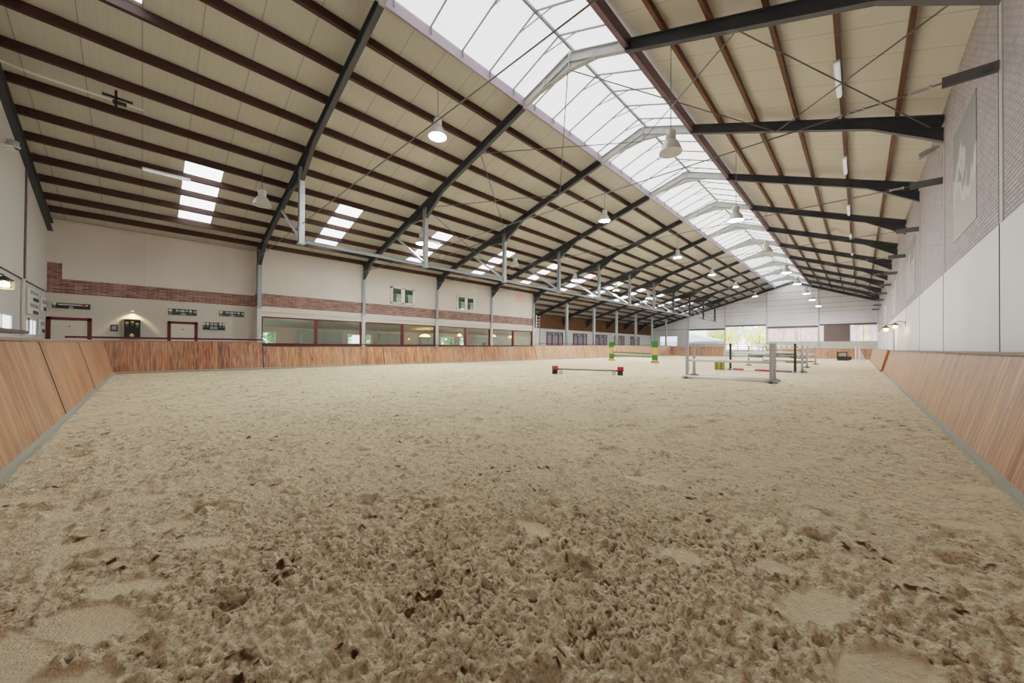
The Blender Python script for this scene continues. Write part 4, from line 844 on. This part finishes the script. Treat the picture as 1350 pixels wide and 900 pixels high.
for x in (-3.4, 3.8):
    for y in (-1.9, 1.9): MB().box((x-.06, y-.06, 0), (x+.06, y+.06, 2.8)).build('pole', M['silver'], t)
MB().box((-3.4, 1.8, 0), (3.8, 1.9, 2.8)).build('side_wall', plain('lilac canvas', (212, 196, 216), .6), t)
t = thing('yard_shed', 'Lilac walled shed with a white roof edge behind the window left of the far gate', 'shed', (-33.5, 82, -.2)); MB().box((-4, -2, 0), (4.5, 2, 2.7)).build('wall_body', plain('lilac shed wall', (216, 190, 222), .6), t); MB().prism([(-4.2, -2.2, 2.7), (4.7, -2.2, 2.7), (4.7, -2.2, 4.4), (-4.2, -2.2, 4.4)], (0, 4.4, 0)).build('roof', M['canvas'], t)
for i, y in enumerate((4, 8.2, 12.5, 17, 21.5, 26)): tree('Garden bush outside the canteen back wall, %s along' % ORD[i], 'garden_bush', -36.5, y, 3.6, 1.7, M['leaf3'], 20+i)

# ---------------- camera
cam = bpy.data.cameras.new('camera'); co = bpy.data.objects.new('camera', cam); C.objects.link(co)
f, yaw, pit, rol, cx, cy = 470.6353, .7617, .008, .0066, 684.48, 453.405
fwd0 = Vector((-math.sin(yaw), math.cos(yaw), 0)); rt = Vector((math.cos(yaw), math.sin(yaw), 0)); up0 = Vector((0, 0, 1))
fwd = fwd0*math.cos(pit)+up0*math.sin(pit); up = -fwd0*math.sin(pit)+up0*math.cos(pit)
r2 = rt*math.cos(rol)+up*math.sin(rol); u2 = -rt*math.sin(rol)+up*math.cos(rol)
co.matrix_world = Matrix(((r2.x, u2.x, -fwd.x, 0), (r2.y, u2.y, -fwd.y, 0), (r2.z, u2.z, -fwd.z, CH), (0, 0, 0, 1)))
cam.sensor_width = 36; cam.lens = f*36/1350; cam.shift_x = -(cx-675)/1350; cam.shift_y = (cy-450)/1350; cam.clip_start = .05; cam.clip_end = 400
bpy.context.scene.camera = co

# ---------------- light
w = bpy.data.worlds.new('overcast sky'); bpy.context.scene.world = w; w.use_nodes = True; nt = w.node_tree; bg = nt.nodes['Background']
g = nt.nodes.new('ShaderNodeTexCoord'); sp = nt.nodes.new('ShaderNodeSeparateXYZ'); L(nt, g.outputs['Generated'], sp.inputs[0])
L(nt, ramp(nt, sp.outputs[2], [(0., (.8, .8, .78, 1)), (.5, (.86, .9, .98, 1))]), bg.inputs[0]); bg.inputs[1].default_value = 2.8
def lamp(name, typ, loc, e, c, rad=.05, **kw):
    d = bpy.data.lights.new(name, typ); d.energy = e; d.color = c; d.shadow_soft_size = rad
    for k, v in kw.items(): setattr(d, k, v)
    o = bpy.data.objects.new(name, d); C.objects.link(o); o.location = loc; return o
for y in (6.5, 10.5, 14.5, 18.5, 22.5, 26.5): lamp('canteen_fill', 'POINT', (-26.1, y, 2.82), 34, (1, .95, .84), .05)  # unseen fill lights added to brighten the canteen
lamp('cabinet_spot', 'SPOT', (XRW+.19, -.44, 2.78), 60, (1, .72, .38), .03, spot_size=2.2, spot_blend=.8)
lamp('lantern_light', 'POINT', (XR-.5, 36, 2.4), 14, (1, .8, .5), .1); lamp('lantern_light', 'POINT', (XR-.4, 29, 2.3), 10, (1, .8, .5), .1)
lamp('lantern_light', 'POINT', (-16.6, YN+.5, 2.6), 5, (1, .8, .55), .1)
sc = bpy.context.scene; sc.view_settings.view_transform = 'Filmic'; sc.view_settings.look = 'None'; sc.view_settings.exposure = .98; sc.view_settings.gamma = 1.
sc.cycles.max_bounces = 10; sc.cycles.diffuse_bounces = 6; sc.cycles.use_denoising = True
